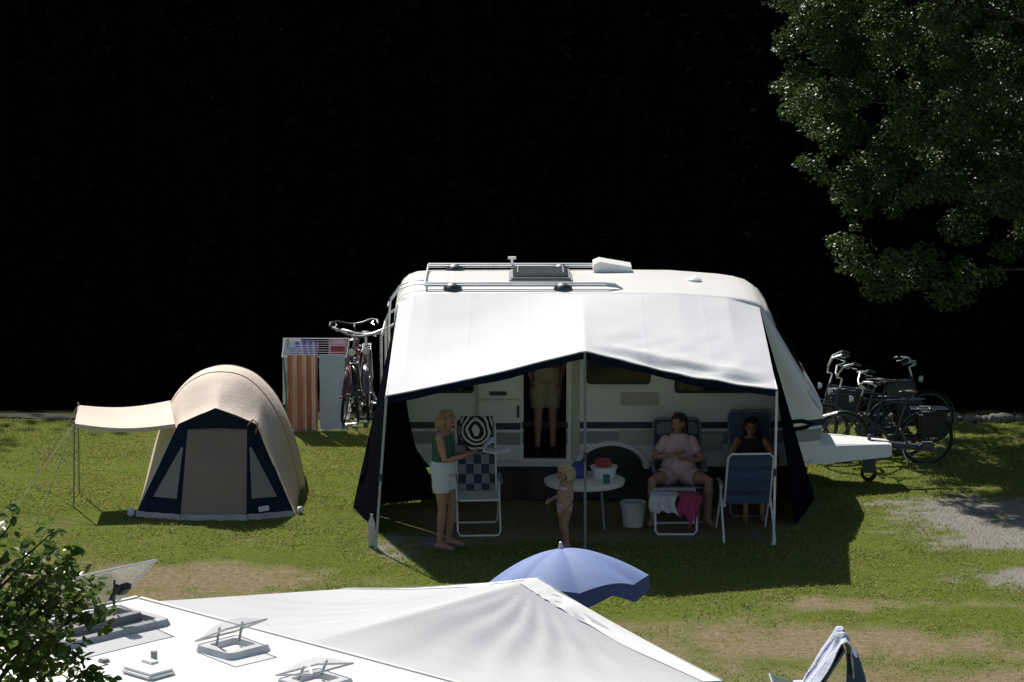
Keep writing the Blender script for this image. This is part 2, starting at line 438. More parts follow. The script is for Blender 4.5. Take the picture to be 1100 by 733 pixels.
# ------------------------------------------------------------------ shared materials
white = mat('caravan_white', (.80, .79, .75), .3, .03, 2)
white_plain = mat('roof_white', (.82, .82, .79), .35, .04, 1.2)
cream = mat('cream_panel', (.52, .50, .42), .45, .05)
alu = mat('aluminium', (.62, .63, .64), .35, .06, metal=.7)
tube_white = mat('white_tube', (.72, .73, .72), .35, .06)
black = mat('black_plastic', (.018, .018, .02), .45, .2)
dgrey = mat('dark_grey_plastic', (.05, .055, .065), .4, .2)
mgrey = mat('mid_grey_plastic', (.22, .23, .24), .5, .1)
rubber = mat('rubber', (.014, .014, .014), .75, .2)
navy = mat('navy_canvas', (.010, .014, .032), .9, .15, 8, .3, 120, spec=0)
interior = mat('interior_wood', (.05, .038, .026), .6, .2)
smoke = mat('smoked_acrylic', (.016, .018, .02), .08, .1)
stripe = bands('striped_body', 2, [(0, (.82, .81, .77)), (.70, (.30, .31, .31)), (.845, (.82, .81, .77)), (.885, (.018, .024, .07)), (.965, (.82, .81, .77)), (3, (0, 0, 0))], .3)

# ------------------------------------------------------------------ the caravan
car = thing('touring_caravan', 'white touring caravan with navy and grey stripes standing behind the large white awning', 'caravan', (1.2, 1.05, 0))
ST = [-1.43, -1.415, -1.38, -1.31, -1.2, -1.1, -1.0, -.6, -.2, .14, .66, 1.0, 1.5, 2.0, 2.3, 2.6, 2.8, 2.95, 3.03, 3.1, 3.25, 3.4, 3.55, 3.68, 3.76, 3.80]
def f_(x, xp, fp): return float(np.interp(x, xp, fp))
def zt_(x): return f_(x, [-1.43, -1.415, -1.38, -1.31, -1.2, -1.0, 1.6, 2.0, 2.6, 2.8, 2.95, 3.03, 3.1, 3.8], [2.24, 2.36, 2.44, 2.50, 2.535, 2.55, 2.555, 2.55, 2.505, 2.48, 2.44, 2.39, 2.30, 1.12])
def zb_(x): return f_(x, [-1.43, -1.2, -1.0, 3.25, 3.55, 3.68, 3.76, 3.8], [.86, .66, .40, .40, .41, .46, .62, .96])
def w_(x): return f_(x, [-1.43, -1.38, -1.2, 2.3, 2.6, 3.03, 3.4, 3.68, 3.8], [1.0, 1.03, 1.05, 1.05, 1.045, 1.02, .98, .91, .82])
def rt_(x): return f_(x, [-1.43, -1.2, 2.6, 3.0, 3.3, 3.8], [.14, .1, .1, .13, .24, .2])
LV = [0, .06, .18, .30, .42, .55, .66, .78, .90, 1.0]
FLOOR, DTOP = .52, 2.22
def section(x, grow=0.0):
    zt, zb, w = zt_(x), zb_(x), w_(x); rt = min(rt_(x), (zt-zb)*.45); yc = 1.05
    main = -1.0 <= x <= 2.0
    z0, z1 = zb+.02, zt-rt
    lv = [z0+(z1-z0)*l for l in LV]
    if main: lv[1] = FLOOR; lv[8] = DTOP
    P = [(yc, zb), (yc-w+.04, zb)]
    P += [(yc-w, z) for z in lv]
    P += [(yc-w+rt-rt*math.cos(a), z1+rt*math.sin(a)) for a in (R(22), R(45), R(68), R(90))]
    for t in (.2, .4, .6, .8): P.append((yc-w+rt+(2*w-2*rt)*t, zt+.055*math.sin(PI*t)*min(1, (zt-1)/1.3)))
    P += [(yc+w-rt+rt*math.sin(a), z1+rt*math.cos(a)) for a in (0, R(22), R(45), R(68), R(90))]
    P += [(yc+w, z) for z in lv[::-1][1:]] + [(yc+w-.04, zb)]
    if grow:
        c = Vector((yc, (zt+zb)/2)); P = [((Vector(p)-c).x*(1+grow/w)+c.x, (Vector(p)-c).y*(1+grow/((zt-zb)/2))+c.y) for p in P]
    return [Vector((x, p[0], p[1])) for p in P]
b = MB(); rings = [section(x) for x in ST]; b.loft(rings, cap=True)
# leave out the doorway quads: side points 2..11, levels FLOOR(3)..DTOP(10), stations .14-.66
n = len(rings[0]); i0 = ST.index(.14)
kill = {(i0, j) for j in range(3, 10)}
keep = []
for f in b.f:
    if len(f) == 4 and f[0] // n == i0 and (f[0] % n) in range(3, 10) and f[1] == f[0]+1: continue
    keep.append(f)
b.f = keep; b.mi = [0]*len(keep)
body = b.build('body', [stripe], car, solid=.035, off=-1, angle=28)
tag(body, None)
# roof skin slightly proud so that the seam shows above the awning rail
b = MB()
b.box((.0, .62, .485), (.02, 1.1, .02)); b.f = []; b.v = []; b.mi = []
b.box((1.0, 1.05, .485), (4.4, 1.9, .05)); b.box((.55, 1.95, 1.5), (3.4, .05, 1.8)); b.box((-.15, .6, 1.45), (.04, 1.0, 1.85)); b.box((.98, .75, 1.1), (.5, 1.0, 1.1))
b.build('interior', interior, car, smooth=False)
b = MB(); b.box((.1, -.006, 1.37), (.04, .03, 1.74)); b.box((.70, -.006, 1.37), (.04, .03, 1.74)); b.box((.4, -.006, .50), (.64, .05, .04)); b.box((.4, -.006, 2.245), (.64, .03, .04))
b.build('door_frame', white_plain, car, smooth=False)
b = MB(); b.box((.775, -.008, 1.42), (.10, .016, 1.86), bev=.006); b.build('door_pillar', cream, car)
# two-leaf stable door folded back against the wall
d1 = MB().box((-.155, -.075, 1.78), (.52, .05, 1.02), bev=.02).build('upper_door', white_plain, car)
MB().box((-.16, -.103, 1.74), (.36, .014, .40), bev=.006).build('pane', smoke, d1)
b = MB(); b.box((-.17, -.115, 1.345), (.22, .03, .05), bev=.012); b.build('handle', dgrey, d1)
b = MB(); b.box((-.37, -.11, 1.56), (.09, .03, .07), bev=.012); b.build('latch', dgrey, d1)
d2 = MB().box((-.155, -.055, .88), (.52, .04, .76), bev=.02).build('lower_door', stripe, car)
MB().box((.075, -.09, 1.12), (.03, .04, .16), bev=.01).build('handle', dgrey, d2)
# windows
def window(x0, x1, z0, z1, lab=None):
    f = MB(); y = -.012; r = .05
    def rr(x0, x1, z0, z1, r):
        P = []
        for cx, cz, a0 in ((x1-r, z1-r, 0), (x0+r, z1-r, 90), (x0+r, z0+r, 180), (x1-r, z0+r, 270)):
            for k in range(5): a = R(a0+k*22.5); P.append((cx+r*math.cos(a), cz+r*math.sin(a)))
        return P
    o = rr(x0, x1, z0, z1, r); i = rr(x0+.03, x1-.03, z0+.03, z1-.03, r*.6); m = len(o)
    f.loft([[(p[0], 0, p[1]) for p in o], [(p[0], -.022, p[1]) for p in o], [(p[0], -.022, p[1]) for p in i], [(p[0], -.004, p[1]) for p in i]], cap=False)
    fr_ = f.build('window', black, car)
    p = MB(); p.add([(q[0], -.012, q[1]) for q in i], [tuple(range(m))]); p.add([(q[0]*.0+q[0], -.006, q[1]) for q in i], [tuple(range(m))])
    p.build('pane', smoke, fr_)
    for xx in (x0+.16, x1-.16): MB().box((xx, -.03, z0+.05), (.06, .02, .03), bev=.008).build('catch', dgrey, fr_)
    return fr_
window(.90, 1.68, 1.44, 2.02); window(1.97, 2.85, 1.33, 2.02); window(-1.0, -.46, 1.33, 2.0)
def vent(x0, x1, z0, z1, m):
    b = MB(); b.box(((x0+x1)/2, -.012, (z0+z1)/2), (x1-x0, .024, z1-z0), bev=.008)
    for k in range(5): b.box(((x0+x1)/2-.02, -.027, z0+(z1-z0)*(k+.5)/5), (x1-x0-.1, .008, (z1-z0)*.07))
    return b.build('fridge_vent', m, car)
vent(1.32, 1.78, 1.18, 1.34, cream); vent(1.30, 1.73, .69, .88, cream)
MB().box((2.42, -.01, .72), (.3, .02, .2), bev=.006).build('service_hatch', cream, car)
# wheel arch, wheel
b = MB(); arc = [R(a) for a in range(0, 181, 12)]
b.loft([[(1.21+q*math.cos(a), y, .40+q*.72*math.sin(a)) for a in arc] for q, y in ((.47, .0), (.46, -.04), (.40, -.045), (.385, .0))], closed=False)
b.build('wheel_arch', white_plain, car)
b = MB(); b.add([(1.21+.385*math.cos(a), -.004, .40+.277*math.sin(a)) for a in arc], [tuple(range(len(arc)))]); b.build('arch_shade', black, car)  # flat black disc on the wall paints the shade inside the arch
def tyre(c, ro, wd, axis='y'):
    M = Matrix.Translation(c) @ Matrix.Rotation(PI/2, 4, 'X')
    t = MB(); t.lathe([(ro*.62, -wd/2), (ro*.9, -wd/2), (ro, -wd*.32), (ro, wd*.32), (ro*.9, wd/2), (ro*.62, wd/2)], M=M, n=32); return t, M
t, M = tyre((1.21, .14, .31), .31, .19); wh = t.build('wheel', rubber, car)
r_ = MB(); r_.lathe([(0, .05), (.06, .06), (.10, .02), (.17, .045), (.195, .09)], M=M, n=24); r_.build('rim', alu, wh)
t, M = tyre((1.21, 1.96, .31), .31, .19); wh = t.build('wheel', rubber, car)
b = MB(); b.box((1.2, 1.05, .33), (4.6, .9, .10)); b.tube([(1.21, .2, .31), (1.21, 1.9, .31)], .04); b.build('chassis', black, car, smooth=False)
for x, y in ((-.95, .25), (2.95, .3), (-.95, 1.85), (2.95, 1.8)):
    MB().tube([(x, y, .36), (x+.12, y, .02)], .025).box((x+.12, y, .012), (.12, .12, .022)).build('corner_steady', mgrey, car)
# front window wraps the sloping nose
def nosepatch(x0, x1, j0, j1, off, nx=10):
    b = MB()
    rows = []
    for i in range(nx+1):
        x = x0+(x1-x0)*i/nx; s = section(x)
        rows.append([p+Vector((off*1.0, -off if p.y < .6 else (off if p.y > 1.5 else 0), off*.6)) for p in s[j0:j1]])
    b.loft(rows, closed=False, cap=False); return b
nosepatch(3.16, 3.56, 14, 22, .012).build('front_window', smoke, car)
nosepatch(3.07, 3.12, 13, 23, .014).build('front_trim', white_plain, car)
b = nosepatch(3.60, 3.76, 12, 24, .014, 4); b.build('front_panel', white_plain, car)
# emblem flash at the end of the stripes
b = MB(); 
def side_y(x): return 1.05-w_(x)-.006
pts = [(3.38, .985), (3.55, .99), (3.70, .93), (3.60, .86), (3.38, .83)]
b.add([(x, side_y(x)-.004, z) for x, z in pts], [(0, 1, 2, 3, 4)]); b.build('stripe_flash', navy, car)
pts = [(3.40, .935), (3.52, .94), (3.60, .92), (3.50, .90), (3.40, .895)]
b = MB(); b.add([(x, side_y(x)-.010, z) for x, z in pts], [(0, 1, 2, 3, 4)]); b.build('stripe_flash', alu, car)
# awning rail and roof seam
b = MB(); b.tube([(x, .034, f_(x, [-1.38, -1.2, -1, 2, 2.6, 3.0], [2.40, 2.495, 2.515, 2.515, 2.465, 2.35])) for x in (-1.38, -1.2, -1, 0, 1, 2, 2.3, 2.6, 2.8, 2.97)], .024, 8); b.build('awning_rail', alu, car)
# roof furniture
def rz_(x, y):
    t = (y-(1.05-w_(x)+rt_(x)))/(2*w_(x)-2*rt_(x)); t = min(max(t, 0), 1); return zt_(x)+.055*math.sin(PI*t)
rails = []
for y, x1 in ((.24, 1.15), (1.9, 1.02)):
    z = rz_(0, y)+.055
    b = MB(); b.tube([(-1.06, y-.03, z), (x1, y-.03, z)], .017); b.tube([(-1.06, y+.06, z+.012), (x1, y+.06, z+.012)], .017)
    if y < 1: b.tube([(x1, y-.03, z), (x1+.12, y, z-.02), (x1+.2, y+.01, z-.05)], [.02, .016, .006]); b.tube([(x1-.05, y+.06, z+.012), (x1+.1, y+.04, z), (x1+.2, y+.01, z-.05)], [.016, .014, .006])
    o = b.build('roof_rail', alu, car)
    for x in (-.72, .62):
        MB().lathe([(.115, 0), (.115, .02), (.09, .055), (.05, .075), (0, .082)], c=(x, y, z-.055), n=20).build('rail_foot', dgrey, o)
b = MB(); b.tube([(-1.06, .21, rz_(0, .24)+.06), (-1.06, 1.95, rz_(0, 1.9)+.065)], .014); b.build('roof_rack_bar', alu, car)
b = MB(); b.tube([(0, 1.9, 2.6), (0, 1.9, 2.72)], .02); b.box((0, 1.9, 2.72), (.1, .06, .03)); b.build('aerial', alu, car)
hz = rz_(.35, .9)
h_ = MB(); h_.box((.35, .95, hz+.02), (.78, .80, .07), bev=.03); hatch = h_.build('roof_hatch', mgrey, car)
MB().box((.35, .95, hz+.07), (.68, .68, .05), bev=.03).build('hatch_dome', mat('grey_acrylic', (.09, .10, .105), .12, .15, 5), hatch)
for k in (-.28, .28): MB().box((.35+k, .95, hz+.105), (.012, .6, .014)).build('dome_rib', mgrey, hatch)
b = MB(); b.prism([(1.02, 1.45, 2.60), (1.50, 1.45, 2.60), (1.50, 1.45, 2.665), (1.10, 1.45, 2.735), (1.02, 1.45, 2.70)], (0, .42, 0)); b.build('roof_vent_cowl', white_plain, car, smooth=False)
MB().lathe([(.09, 0), (.09, .025), (.05, .05), (0, .052)], c=(2.25, .85, rz_(2.25, .85)-.005), n=18).build('roof_vent', white_plain, car)
# ladder over the rear edge and the empty rear carrier
for y in (.28, .62):
    b = MB(); b.tube([(-1.06, y, 2.62), (-1.22, y, 2.63), (-1.38, y, 2.55), (-1.49, y, 2.40), (-1.51, y, 2.1), (-1.51, y, .98), (-1.45, y, .92)], .010); b.build('ladder_rail', alu, car)
for z in (1.2, 1.5, 1.8, 2.1, 2.35): MB().tube([(-1.51, .28, z), (-1.51, .62, z)], .010).build('ladder_rung', alu, car)
b = MB()
for y in (.36, 1.6):
    b.tube([(-1.43, y, 2.12), (-1.55, y, 2.06), (-1.60, y, 1.96), (-1.60, y, .96), (-1.44, y, .93)], .016)
    b.tube([(-1.44, y, .93), (-2.08, y, .865)], .012)
b.tube([(-1.60, .36, 1.95), (-1.60, 1.6, 1.95)], .014)
b.build('cycle_carrier', alu, car)
for x in (-1.79, -1.92, -2.05): MB().box((x, 1.05, .868), (.06, 1.7, .02)).build('wheel_tray', dgrey, car, smooth=False)
# drawbar under its white cover
b = MB()
ring = lambda x, w, z0, z1: [(x, 1.05-w, z0), (x, 1.05-w*.93, z1-.02), (x, 1.05-w*.82, z1), (x, 1.05+w*.82, z1), (x, 1.05+w*.93, z1-.02), (x, 1.05+w, z0)]
b.loft([ring(3.66, .48, .32, .56), ring(4.0, .40, .33, .555), ring(4.70, .20, .36, .515), ring(4.74, .17, .37, .50)]); b.build('drawbar_cover', white_plain, car, smooth=False)
b = MB(); b.tube([(4.5, 1.05, .5), (5.15, 1.05, .44)], .045, 8); b.box((5.2, 1.05, .46), (.18, .1, .11), bev=.02); b.tube([(4.95, 1.05, .5), (4.86, 1.05, .68)], .014); b.build('coupling', dgrey, car)
b = MB(); b.tube([(4.48, 1.1, .12), (4.48, 1.1, .60)], .024); b.box((4.48, 1.1, .22), (.16, .14, .20)); b.build('jockey_leg', dgrey, car)
t, M = tyre((4.48, 1.1, .10), .10, .09); t.build('jockey_wheel', rubber, car)
b = MB(); b.tube([(3.72, 1.5, .70), (4.12, 1.5, .80)], .012); b.build('stay_bar', alu, car)

# ------------------------------------------------------------------ the awning
aw = thing('awning', 'large white caravan awning with navy edging and dark side walls', 'awning', (.8, -1.2, 0))
can = mat('white_canvas', (.75, .755, .765), .7, .04, 1.1, .12, 30, transl=.22)
wallm = mat('black_wall_canvas', (.006, .007, .011), .9, .15, 8, .3, 120, spec=0)
TL, TR_ = Vector((-1.37, -.02, 2.43)), Vector((2.98, .02, 2.28))
def rail(x): return Vector((x, .028, f_(x, [-1.38, -1.2, -1, 2, 2.6, 3.0], [2.43, 2.525, 2.545, 2.54, 2.49, 2.37])))
FL, FP, FR_ = Vector((-1.42, -2.45, 1.75)), Vector((.82, -2.55, 2.285)), Vector((3.0, -2.4, 1.815))
def front(u):
    return FL.lerp(FP, u/.51) if u < .51 else FP.lerp(FR_, (u-.51)/.49)
def roofpt(u, v):
    a = rail(-1.37+u*4.36); c = front(u); p = a.lerp(c, v)
    s = u/.51 if u < .51 else (u-.51)/.49
    p.z -= .055*math.sin(PI*v)*math.sin(PI*min(1, s))
    if u < .51: p.z -= .025*math.sin(PI*s)*v*v
    else: p.z -= .05*math.sin(PI*s)*v**3
    if u > .53:
        k = min(1, (u-.53)/.08)*min(1, (1.0-u)/.1)
        c_ = .83+.05*noise.noise(Vector((u*6, 0, 1))); g = math.exp(-((v-c_)/.06)**2); p.z += k*.03*g*(1+.5*noise.noise(Vector((u*7, v*30, 1))))
        p.z -= k*.034*math.exp(-((v-c_-.09)/.035)**2)*(1+.8*noise.noise(Vector((u*9, v*30, 4))))
        p.z += .022*k*v*v*noise.noise(Vector((u*16+v*5, v*7, 2)))
    p.z += .006*noise.noise(Vector((u*9, v*5, 7)))
    for sx in (.2, .36, .67, .84): p.z += .002*math.exp(-((u-sx)/.0035)**2)
    return p
b = MB(); b.grid(roofpt, 220, 60); b.build('roof_canvas', can, aw, solid=.004, angle=80)
b = MB(); b.grid(lambda u, v: roofpt(u, 1)+Vector((0, .004+.006*math.sin(u*40)*v, .003-(.091+.01*math.sin(u*25))*v)), 110, 3); b.build('valance', navy, aw, solid=.004)
b = MB(); b.tube([roofpt(i/60, 1)+Vector((0, -.012, .004)) for i in range(61)], .008, 6); b.build('edge_piping', tube_white, aw)
def wall(name, TB, TF, BB, BF, seed):
    b = MB()
    def fn(u, v):
        p = TB.lerp(TF, u).lerp(BB.lerp(BF, u), v); p.x += .03*noise.noise(Vector((u*3, v*3, seed)))*math.sin(PI*v); return p
    b.grid(fn, 24, 24); return b.build(name, navy, aw, solid=.004, angle=80)
b = MB()
def lw(u, v):
    top = roofpt(0, u)+Vector((0, 0, -.004))
    bot = Vector((-1.92, -.45, .0)).lerp(Vector((-1.55, -1.75, .0)), u)
    p = top.lerp(bot, v); return p
b.grid(lw, 24, 24); b.build('side_wall', wallm, aw, solid=.004, angle=80)
b = MB(); b.tube([lw(1, i/20)+Vector((-.01, -.012, 0)) for i in range(21)], .007, 6); b.build('edge_piping', tube_white, aw)
b = MB()
b.grid(lambda u, v: (roofpt(1, u)+Vector((0, 0, -.004))).lerp(Vector((3.70, .0, 0)).lerp(Vector((3.34, -1.35, 0)), u), v), 24, 24); b.build('side_wall', wallm, aw, solid=.004, angle=80)
b = MB(); b.grid(lambda u, v: Vector((-1.0+u*4.6, -.02+.02*math.sin(u*60)*v, .42-.40*v)), 80, 6); b.build('draught_skirt', black, aw, solid=.004)
for top, foot, _ in ((FL, (-1.55, -2.56, 0), 0), (FP, (.83, -2.66, 0), 1), (FR_, (2.99, -2.36, 0), 2)):
    b = MB(); t = Vector(top)+Vector((0, -.0, -.02)); f = Vector(foot)
    b.tube([t, f], .0155, 10); b.tube([f+Vector((0, 0, .02)), f], .03, 10)
    o = b.build('pole', (mat('shaded_tube', (.42, .42, .42), .45, .08), mgrey, tube_white)[_], aw)  # left and middle poles greyer, their shade put into the colour
    m = t.lerp(f, .5); m2 = t.lerp(f, .55); MB().tube([m, m2], .022, 10).build('pole_clamp', dgrey, o)
for A, B in ((rail(-1.37)+Vector((0, -.06, -.06)), FL), (rail(.82)+Vector((0, -.06, -.08)), FP+Vector((0, 0, -.03))), (Vector((2.97, 0, 2.26)), FR_)): MB().tube([A, B], .013).build('rafter', tube_white, aw)
b = MB(); b.grid(lambda u, v: Vector((-1.375, .02, 2.40)).lerp(Vector((-1.24, .03, .78)), u).lerp(Vector((-1.90, -.42, .02)).lerp(Vector((-.86, .02, .02)), u), v) if True else None, 16, 16); b.build('inner_flap', wallm, aw, solid=.004)

# ------------------------------------------------------------------ the tent
tent = thing('tent', 'beige dome tent with navy trimmed front and a side flap on poles', 'tent', (-3.53, .3, 0))
beige = mat('beige_canvas', (.74, .62, .51), .8, .06, 1.4, .25, 18, transl=.08)
beige_d = mat('beige_door', (.36, .27, .20), .8, .05, 3, .25, 18, transl=.22)
meshm = mat('tent_mesh', (.34, .29, .24), .8, .08, 40, transl=.15)
cord = mat('guy_cord', (.55, .5, .36), .8, .1)
def hoop_front(s):
    a = abs(s); sg = 1 if s >= 0 else -1
    if a < .45: k = a/.45; x, z, y = .47*k, 1.24-.21*k, -.49+.08*k
    else: k = (a-.45)/.55; x, z, y = .47+.485*k, 1.03*(1-k), -.41-.45*k
    return Vector((-3.54+sg*x+.03*(1 if sg > 0 else 0)*0, y, z))
def hoop_round(s, y, hw, h):
    t = abs(s)*PI/2; sg = 1 if s >= 0 else -1
    q = max(0, math.cos(t))**.74; return Vector((-3.58+sg*hw*1.09*(.80*math.sin(t)**.9+.20*(1-q)**1.5), y, h*q))
def shell(u, v):
    s = 2*u-1
    if v < .4:
        k = v/.4; kk = k*k*(3-2*k)
        p = hoop_front(s).lerp(hoop_round(s, .5, .88, 1.50), k); q = hoop_front(s).lerp(hoop_round(s, .5, .88, 1.50), kk)
        p.x, p.z = p.x*.5+q.x*.5, p.z*.3+q.z*.7
    elif v < .7:
        k = (v-.4)/.3; p = hoop_round(s, .5+.75*k, .88+.03*math.sin(PI*k), 1.50+.02*math.sin(PI*k)-.05*k)
    else:
        k = (v-.7)/.3; p = hoop_round(s, 1.25+1.0*k, .88-.25*k*k, 1.45*(1-.75*k**1.6))
    p += Vector((0, 0, .012*noise.noise(Vector((u*9, v*7, 3)))))
    for seam in (.4, .7): p.z -= 0.0
    return p
b = MB(); b.grid(shell, 60, 50); b.build('canopy', beige, tent, solid=.003, angle=60)
for v in (.4, .7):
    b = MB(); b.tube([shell(i/40, v)+Vector((0, 0, .004)) for i in range(41)], .007, 6); b.build('hoop_seam', beige_d, tent)
BL, DL, DR, BR = Vector((-4.475, -.88, .02)), Vector((-3.93, -1.08, .02)), Vector((-3.15, -1.08, .02)), Vector((-2.60, -.86, .02))
SL, TLd, TRd, SRr, PK = Vector((-4.01, -.42, 1.03)), Vector((-3.89, -.47, 1.01)), Vector((-3.18, -.47, 1.01)), Vector((-3.08, -.42, 1.03)), Vector((-3.55, -.52, 1.25))
def quad(A, B, C, D, wob=.012, seed=0, push=0.0, nu=16, nv=16):
    b = MB(); nr = (B-A).cross(D-A).normalized()
    b.grid(lambda u, v: A.lerp(B, u).lerp(D.lerp(C, u), v)+nr*(push+wob*math.sin(PI*u)*math.sin(PI*v)*(1+1.5*noise.noise(Vector((u*3, v*3, seed))))), nu, nv); return b
quad(DL, DR, TRd, TLd, .03, 1).build('door', beige_d, tent, solid=.003)
tnavy = mat('tent_navy', (.012, .022, .042), .85, .2, 6, .3, 60, spec=.1)
lp = quad(BL, DL, TLd, SL, .008, 2).build('front_panel', tnavy, tent, solid=.003)
rp_ = quad(DR, BR, SRr, TRd, .008, 3).build('front_panel', tnavy, tent, solid=.003)
b = MB(); o = Vector((0, -.035, 0)); b.add([SL+o, TLd+Vector((0, -.03, -.03)), TRd+Vector((0, -.03, -.03)), SRr+o, PK+o, (TLd+TRd)/2+Vector((0, -.06, -.01))], [(0, 1, 5, 4), (5, 2, 3, 4)]); b.build('hood', tnavy, tent, solid=.004)
def inp(A, B, C, D, u, v): return A.lerp(B, u).lerp(D.lerp(C, u), v)+Vector((0, -.03, 0))
b = MB(); b.add([inp(BL, DL, TLd, SL, u, v) for u, v in ((.22, .21), (.86, .21), (.84, .77), (.74, .77))], [(0, 1, 2, 3)]); b.build('mesh_window', meshm, lp, solid=.004)
b = MB(); b.add([inp(DR, BR, SRr, TRd, u, v) for u, v in ((.14, .21), (.78, .21), (.26, .77), (.16, .77))], [(0, 1, 2, 3)]); b.build('mesh_window', meshm, rp_, solid=.004)
b = MB(); b.add([inp(DR, BR, SRr, TRd, u, v)+Vector((0, -.006, 0)) for u, v in ((.28, .06), (.52, .07), (.52, .125), (.28, .115))], [(0, 1, 2, 3)]); b.build('sewn_label', tube_white, rp_, solid=.003)
b = MB()
for A, B in ((BL, DL), (DL, DR), (DR, BR)):
    b.grid(lambda u, v, A=A, B=B: A.lerp(B, u)+Vector((.0, -.02-.05*v+.015*math.sin(u*17), .06*(1-v)-.012)), 14, 3)
b.build('sod_cloth', mat('sod_cloth', (.42, .40, .36), .9, .15), tent, solid=.004)
fa, fb, fc, fd = Vector((-4.05, -.42, 1.03)), Vector((-4.22, .62, 1.12)), Vector((-5.33, .42, 1.10)), Vector((-5.26, -.40, 1.03))
b = MB()
def flap(u, v):
    p = fa.lerp(fd, u).lerp(fb.lerp(fc, u), v); p.z -= .055*math.sin(PI*u)+.015*math.sin(PI*v)+(.0 if v > .1 else 0); return p
b.grid(flap, 24, 14); b.grid(lambda u, v: flap(u, 0)+Vector((0, -.004, -.05*v)), 24, 2)
b.build('side_flap', beige, tent, solid=.003, angle=60)
for top, ft in ((fd, (-5.29, -.42, 0)), (fc, (-5.34, .40, 0))):
    MB().tube([top+Vector((0, 0, .03)), Vector(ft)], .010, 8).build('pole', mgrey, tent)
for A, B in ((fd, (-5.98, -.55, 0)), (fd, (-5.6, -1.3, 0)), (fc, (-6.0, .75, 0)), (shell(.5, .7), None)):
    if B is None: continue
    MB().tube([A, Vector(B)], .0065, 5).build('guy_line', cord, tent)
for p in ((-5.98, -.55, 0), (-5.6, -1.3, 0), (-6.0, .75, 0), (-4.52, -.85, 0), (-2.55, -.82, 0), (-2.57, .5, 0)):
    MB().tube([(p[0], p[1], -.05), (p[0], p[1], .07), (p[0]+.02, p[1], .08)], .006, 6).build('peg', alu, tent)
b = MB(); b.tube([(-3.18, -.48, 1.02), (-3.10, -.52, 1.10), (-3.05, -.47, 1.04), (-3.08, -.48, .92)], .012, 6); b.build('door_tie', mat('orange_cord', (.4, .16, .06), .8), tent)
for p, s in (((-4.54, -.88, .04), 1), ((-2.53, -.78, .05), .8)):
    b = MB(); bmx = bmesh.new(); bmesh.ops.create_icosphere(bmx, subdivisions=3, radius=1)
    b.add([Vector(p)+Vector((v.co.x*.042, v.co.y*.04, v.co.z*.06*s))*(1+.3*noise.noise(v.co*2.4+Vector((s*9, 0, 0)))) for v in bmx.verts], [[v.index for v in f.verts] for f in bmx.faces]); bmx.free()
    o = b.build('plastic_bag', tube_white); tag(o, 'crumpled white bag lying at the beige tent\'s '+('corner under the side flap' if s == 1 else 'corner facing the striped towel'), 'bag')

# ------------------------------------------------------------------ clothes airer and washing
air = thing('clothes_airer', 'folding metal clothes airer hung with towels between the tent and caravan', 'clothes airer', (-2.68, 4.6, 0))
x0, x1, y0, y1, zt = -3.12, -2.24, 4.30, 4.92, 1.03
zb2 = 1.18
b = MB()
b.tube([(x0, y0, zt), (x0, y1, zb2), (x1, y1, zb2), (x1, y0, zt)], .009, close=True)
b.build('top_frame', alu, air)
b = MB()
for k in range(1, 8): b.tube([(x0, y0+(y1-y0)*k/8, zt+(zb2-zt)*k/8), (x1, y0+(y1-y0)*k/8, zt+(zb2-zt)*k/8)], .004, 5)
b.build('wire', tube_white, air)
gt = mat('green_tube', (.10, .20, .15), .4)
for x in (x0+.02, x1-.02):
    MB().tube([(x, y0, zt-.01), (x, y1+.1, 0)], .012).build('leg', gt, air); MB().tube([(x+.02, y1, zb2-.01), (x+.02, y0-.1, 0)], .012).build('leg', gt, air)
MB().tube([(x0, y0-.1, .02), (x1, y0-.1, .02)], .011).build('foot_bar', gt, air)
def hung(x0, x1, y, ztop, zbot, seed, amp=.02, back=.25, nw=4):
    b = MB()
    def fn(u, v):
        L_ = (ztop-zbot)+back; d = v*L_; x = x0+(x1-x0)*u
        if d < back: z = ztop-(back-d); yy = y+.02
        else: z = ztop-(d-back); yy = y-.02
        k = max(0, min(1, (ztop-z)/.3)); yy += amp*k*(math.sin(u*2*PI*nw+seed)+.8*noise.noise(Vector((u*4, z*3, seed))))*(1 if d > back else .3)
        if abs(d-back) < .03: yy = y; z = ztop+.012
        return Vector((x+.012*noise.noise(Vector((seed, z*4, u))), yy, z+.012*math.sin(u*9+seed)*(v > .9)))
    b.grid(fn, 60, 60); return b
st = bands('striped_towel', 0, [(0, (.46, .20, .13)), (.034, (.62, .50, .44)), (.048, (.52, .32, .24)), (.066, (.66, .56, .50)), (.082, (.40, .15, .09))], .95, .08, period=.125, bump=.4)
o = hung(-3.04, -2.64, 4.27, 1.045, .03, 1, .022, .3, 4.3).build('towel', st, solid=.006); tag(o, 'long orange and white striped towel hanging on the clothes airer', 'towel')
o = hung(-2.61, -2.27, 4.27, 1.045, .04, 2, .008, .3, 1.2).build('towel', mat('pale_blue_towel', (.34, .42, .54), .95, .05, 6, .4, 90, transl=.08), solid=.006); tag(o, 'long plain pale blue towel hanging on the clothes airer beside the striped one', 'towel')
pb = bands('print_cloth', 0, [(0, (.12, .14, .40)), (.05, (.45, .45, .62)), (.09, (.20, .10, .35)), (.13, (.30, .34, .58))], .9, .1, period=.17, wobble=.8)
o = hung(-2.98, -2.66, 4.74, 1.15, .80, 3, .03, .2, 2).build('shirt', pb, solid=.004); tag(o, 'small blue and violet patterned garment on the rear wires of the airer', 'shirt')
o = hung(-2.52, -2.26, 4.82, 1.17, .78, 4, .03, .2, 2).build('shirt', mat('pink_cloth', (.5, .33, .42), .9, .3, 14, transl=.1), solid=.004); tag(o, 'small pink garment on the rear wires of the airer', 'shirt')
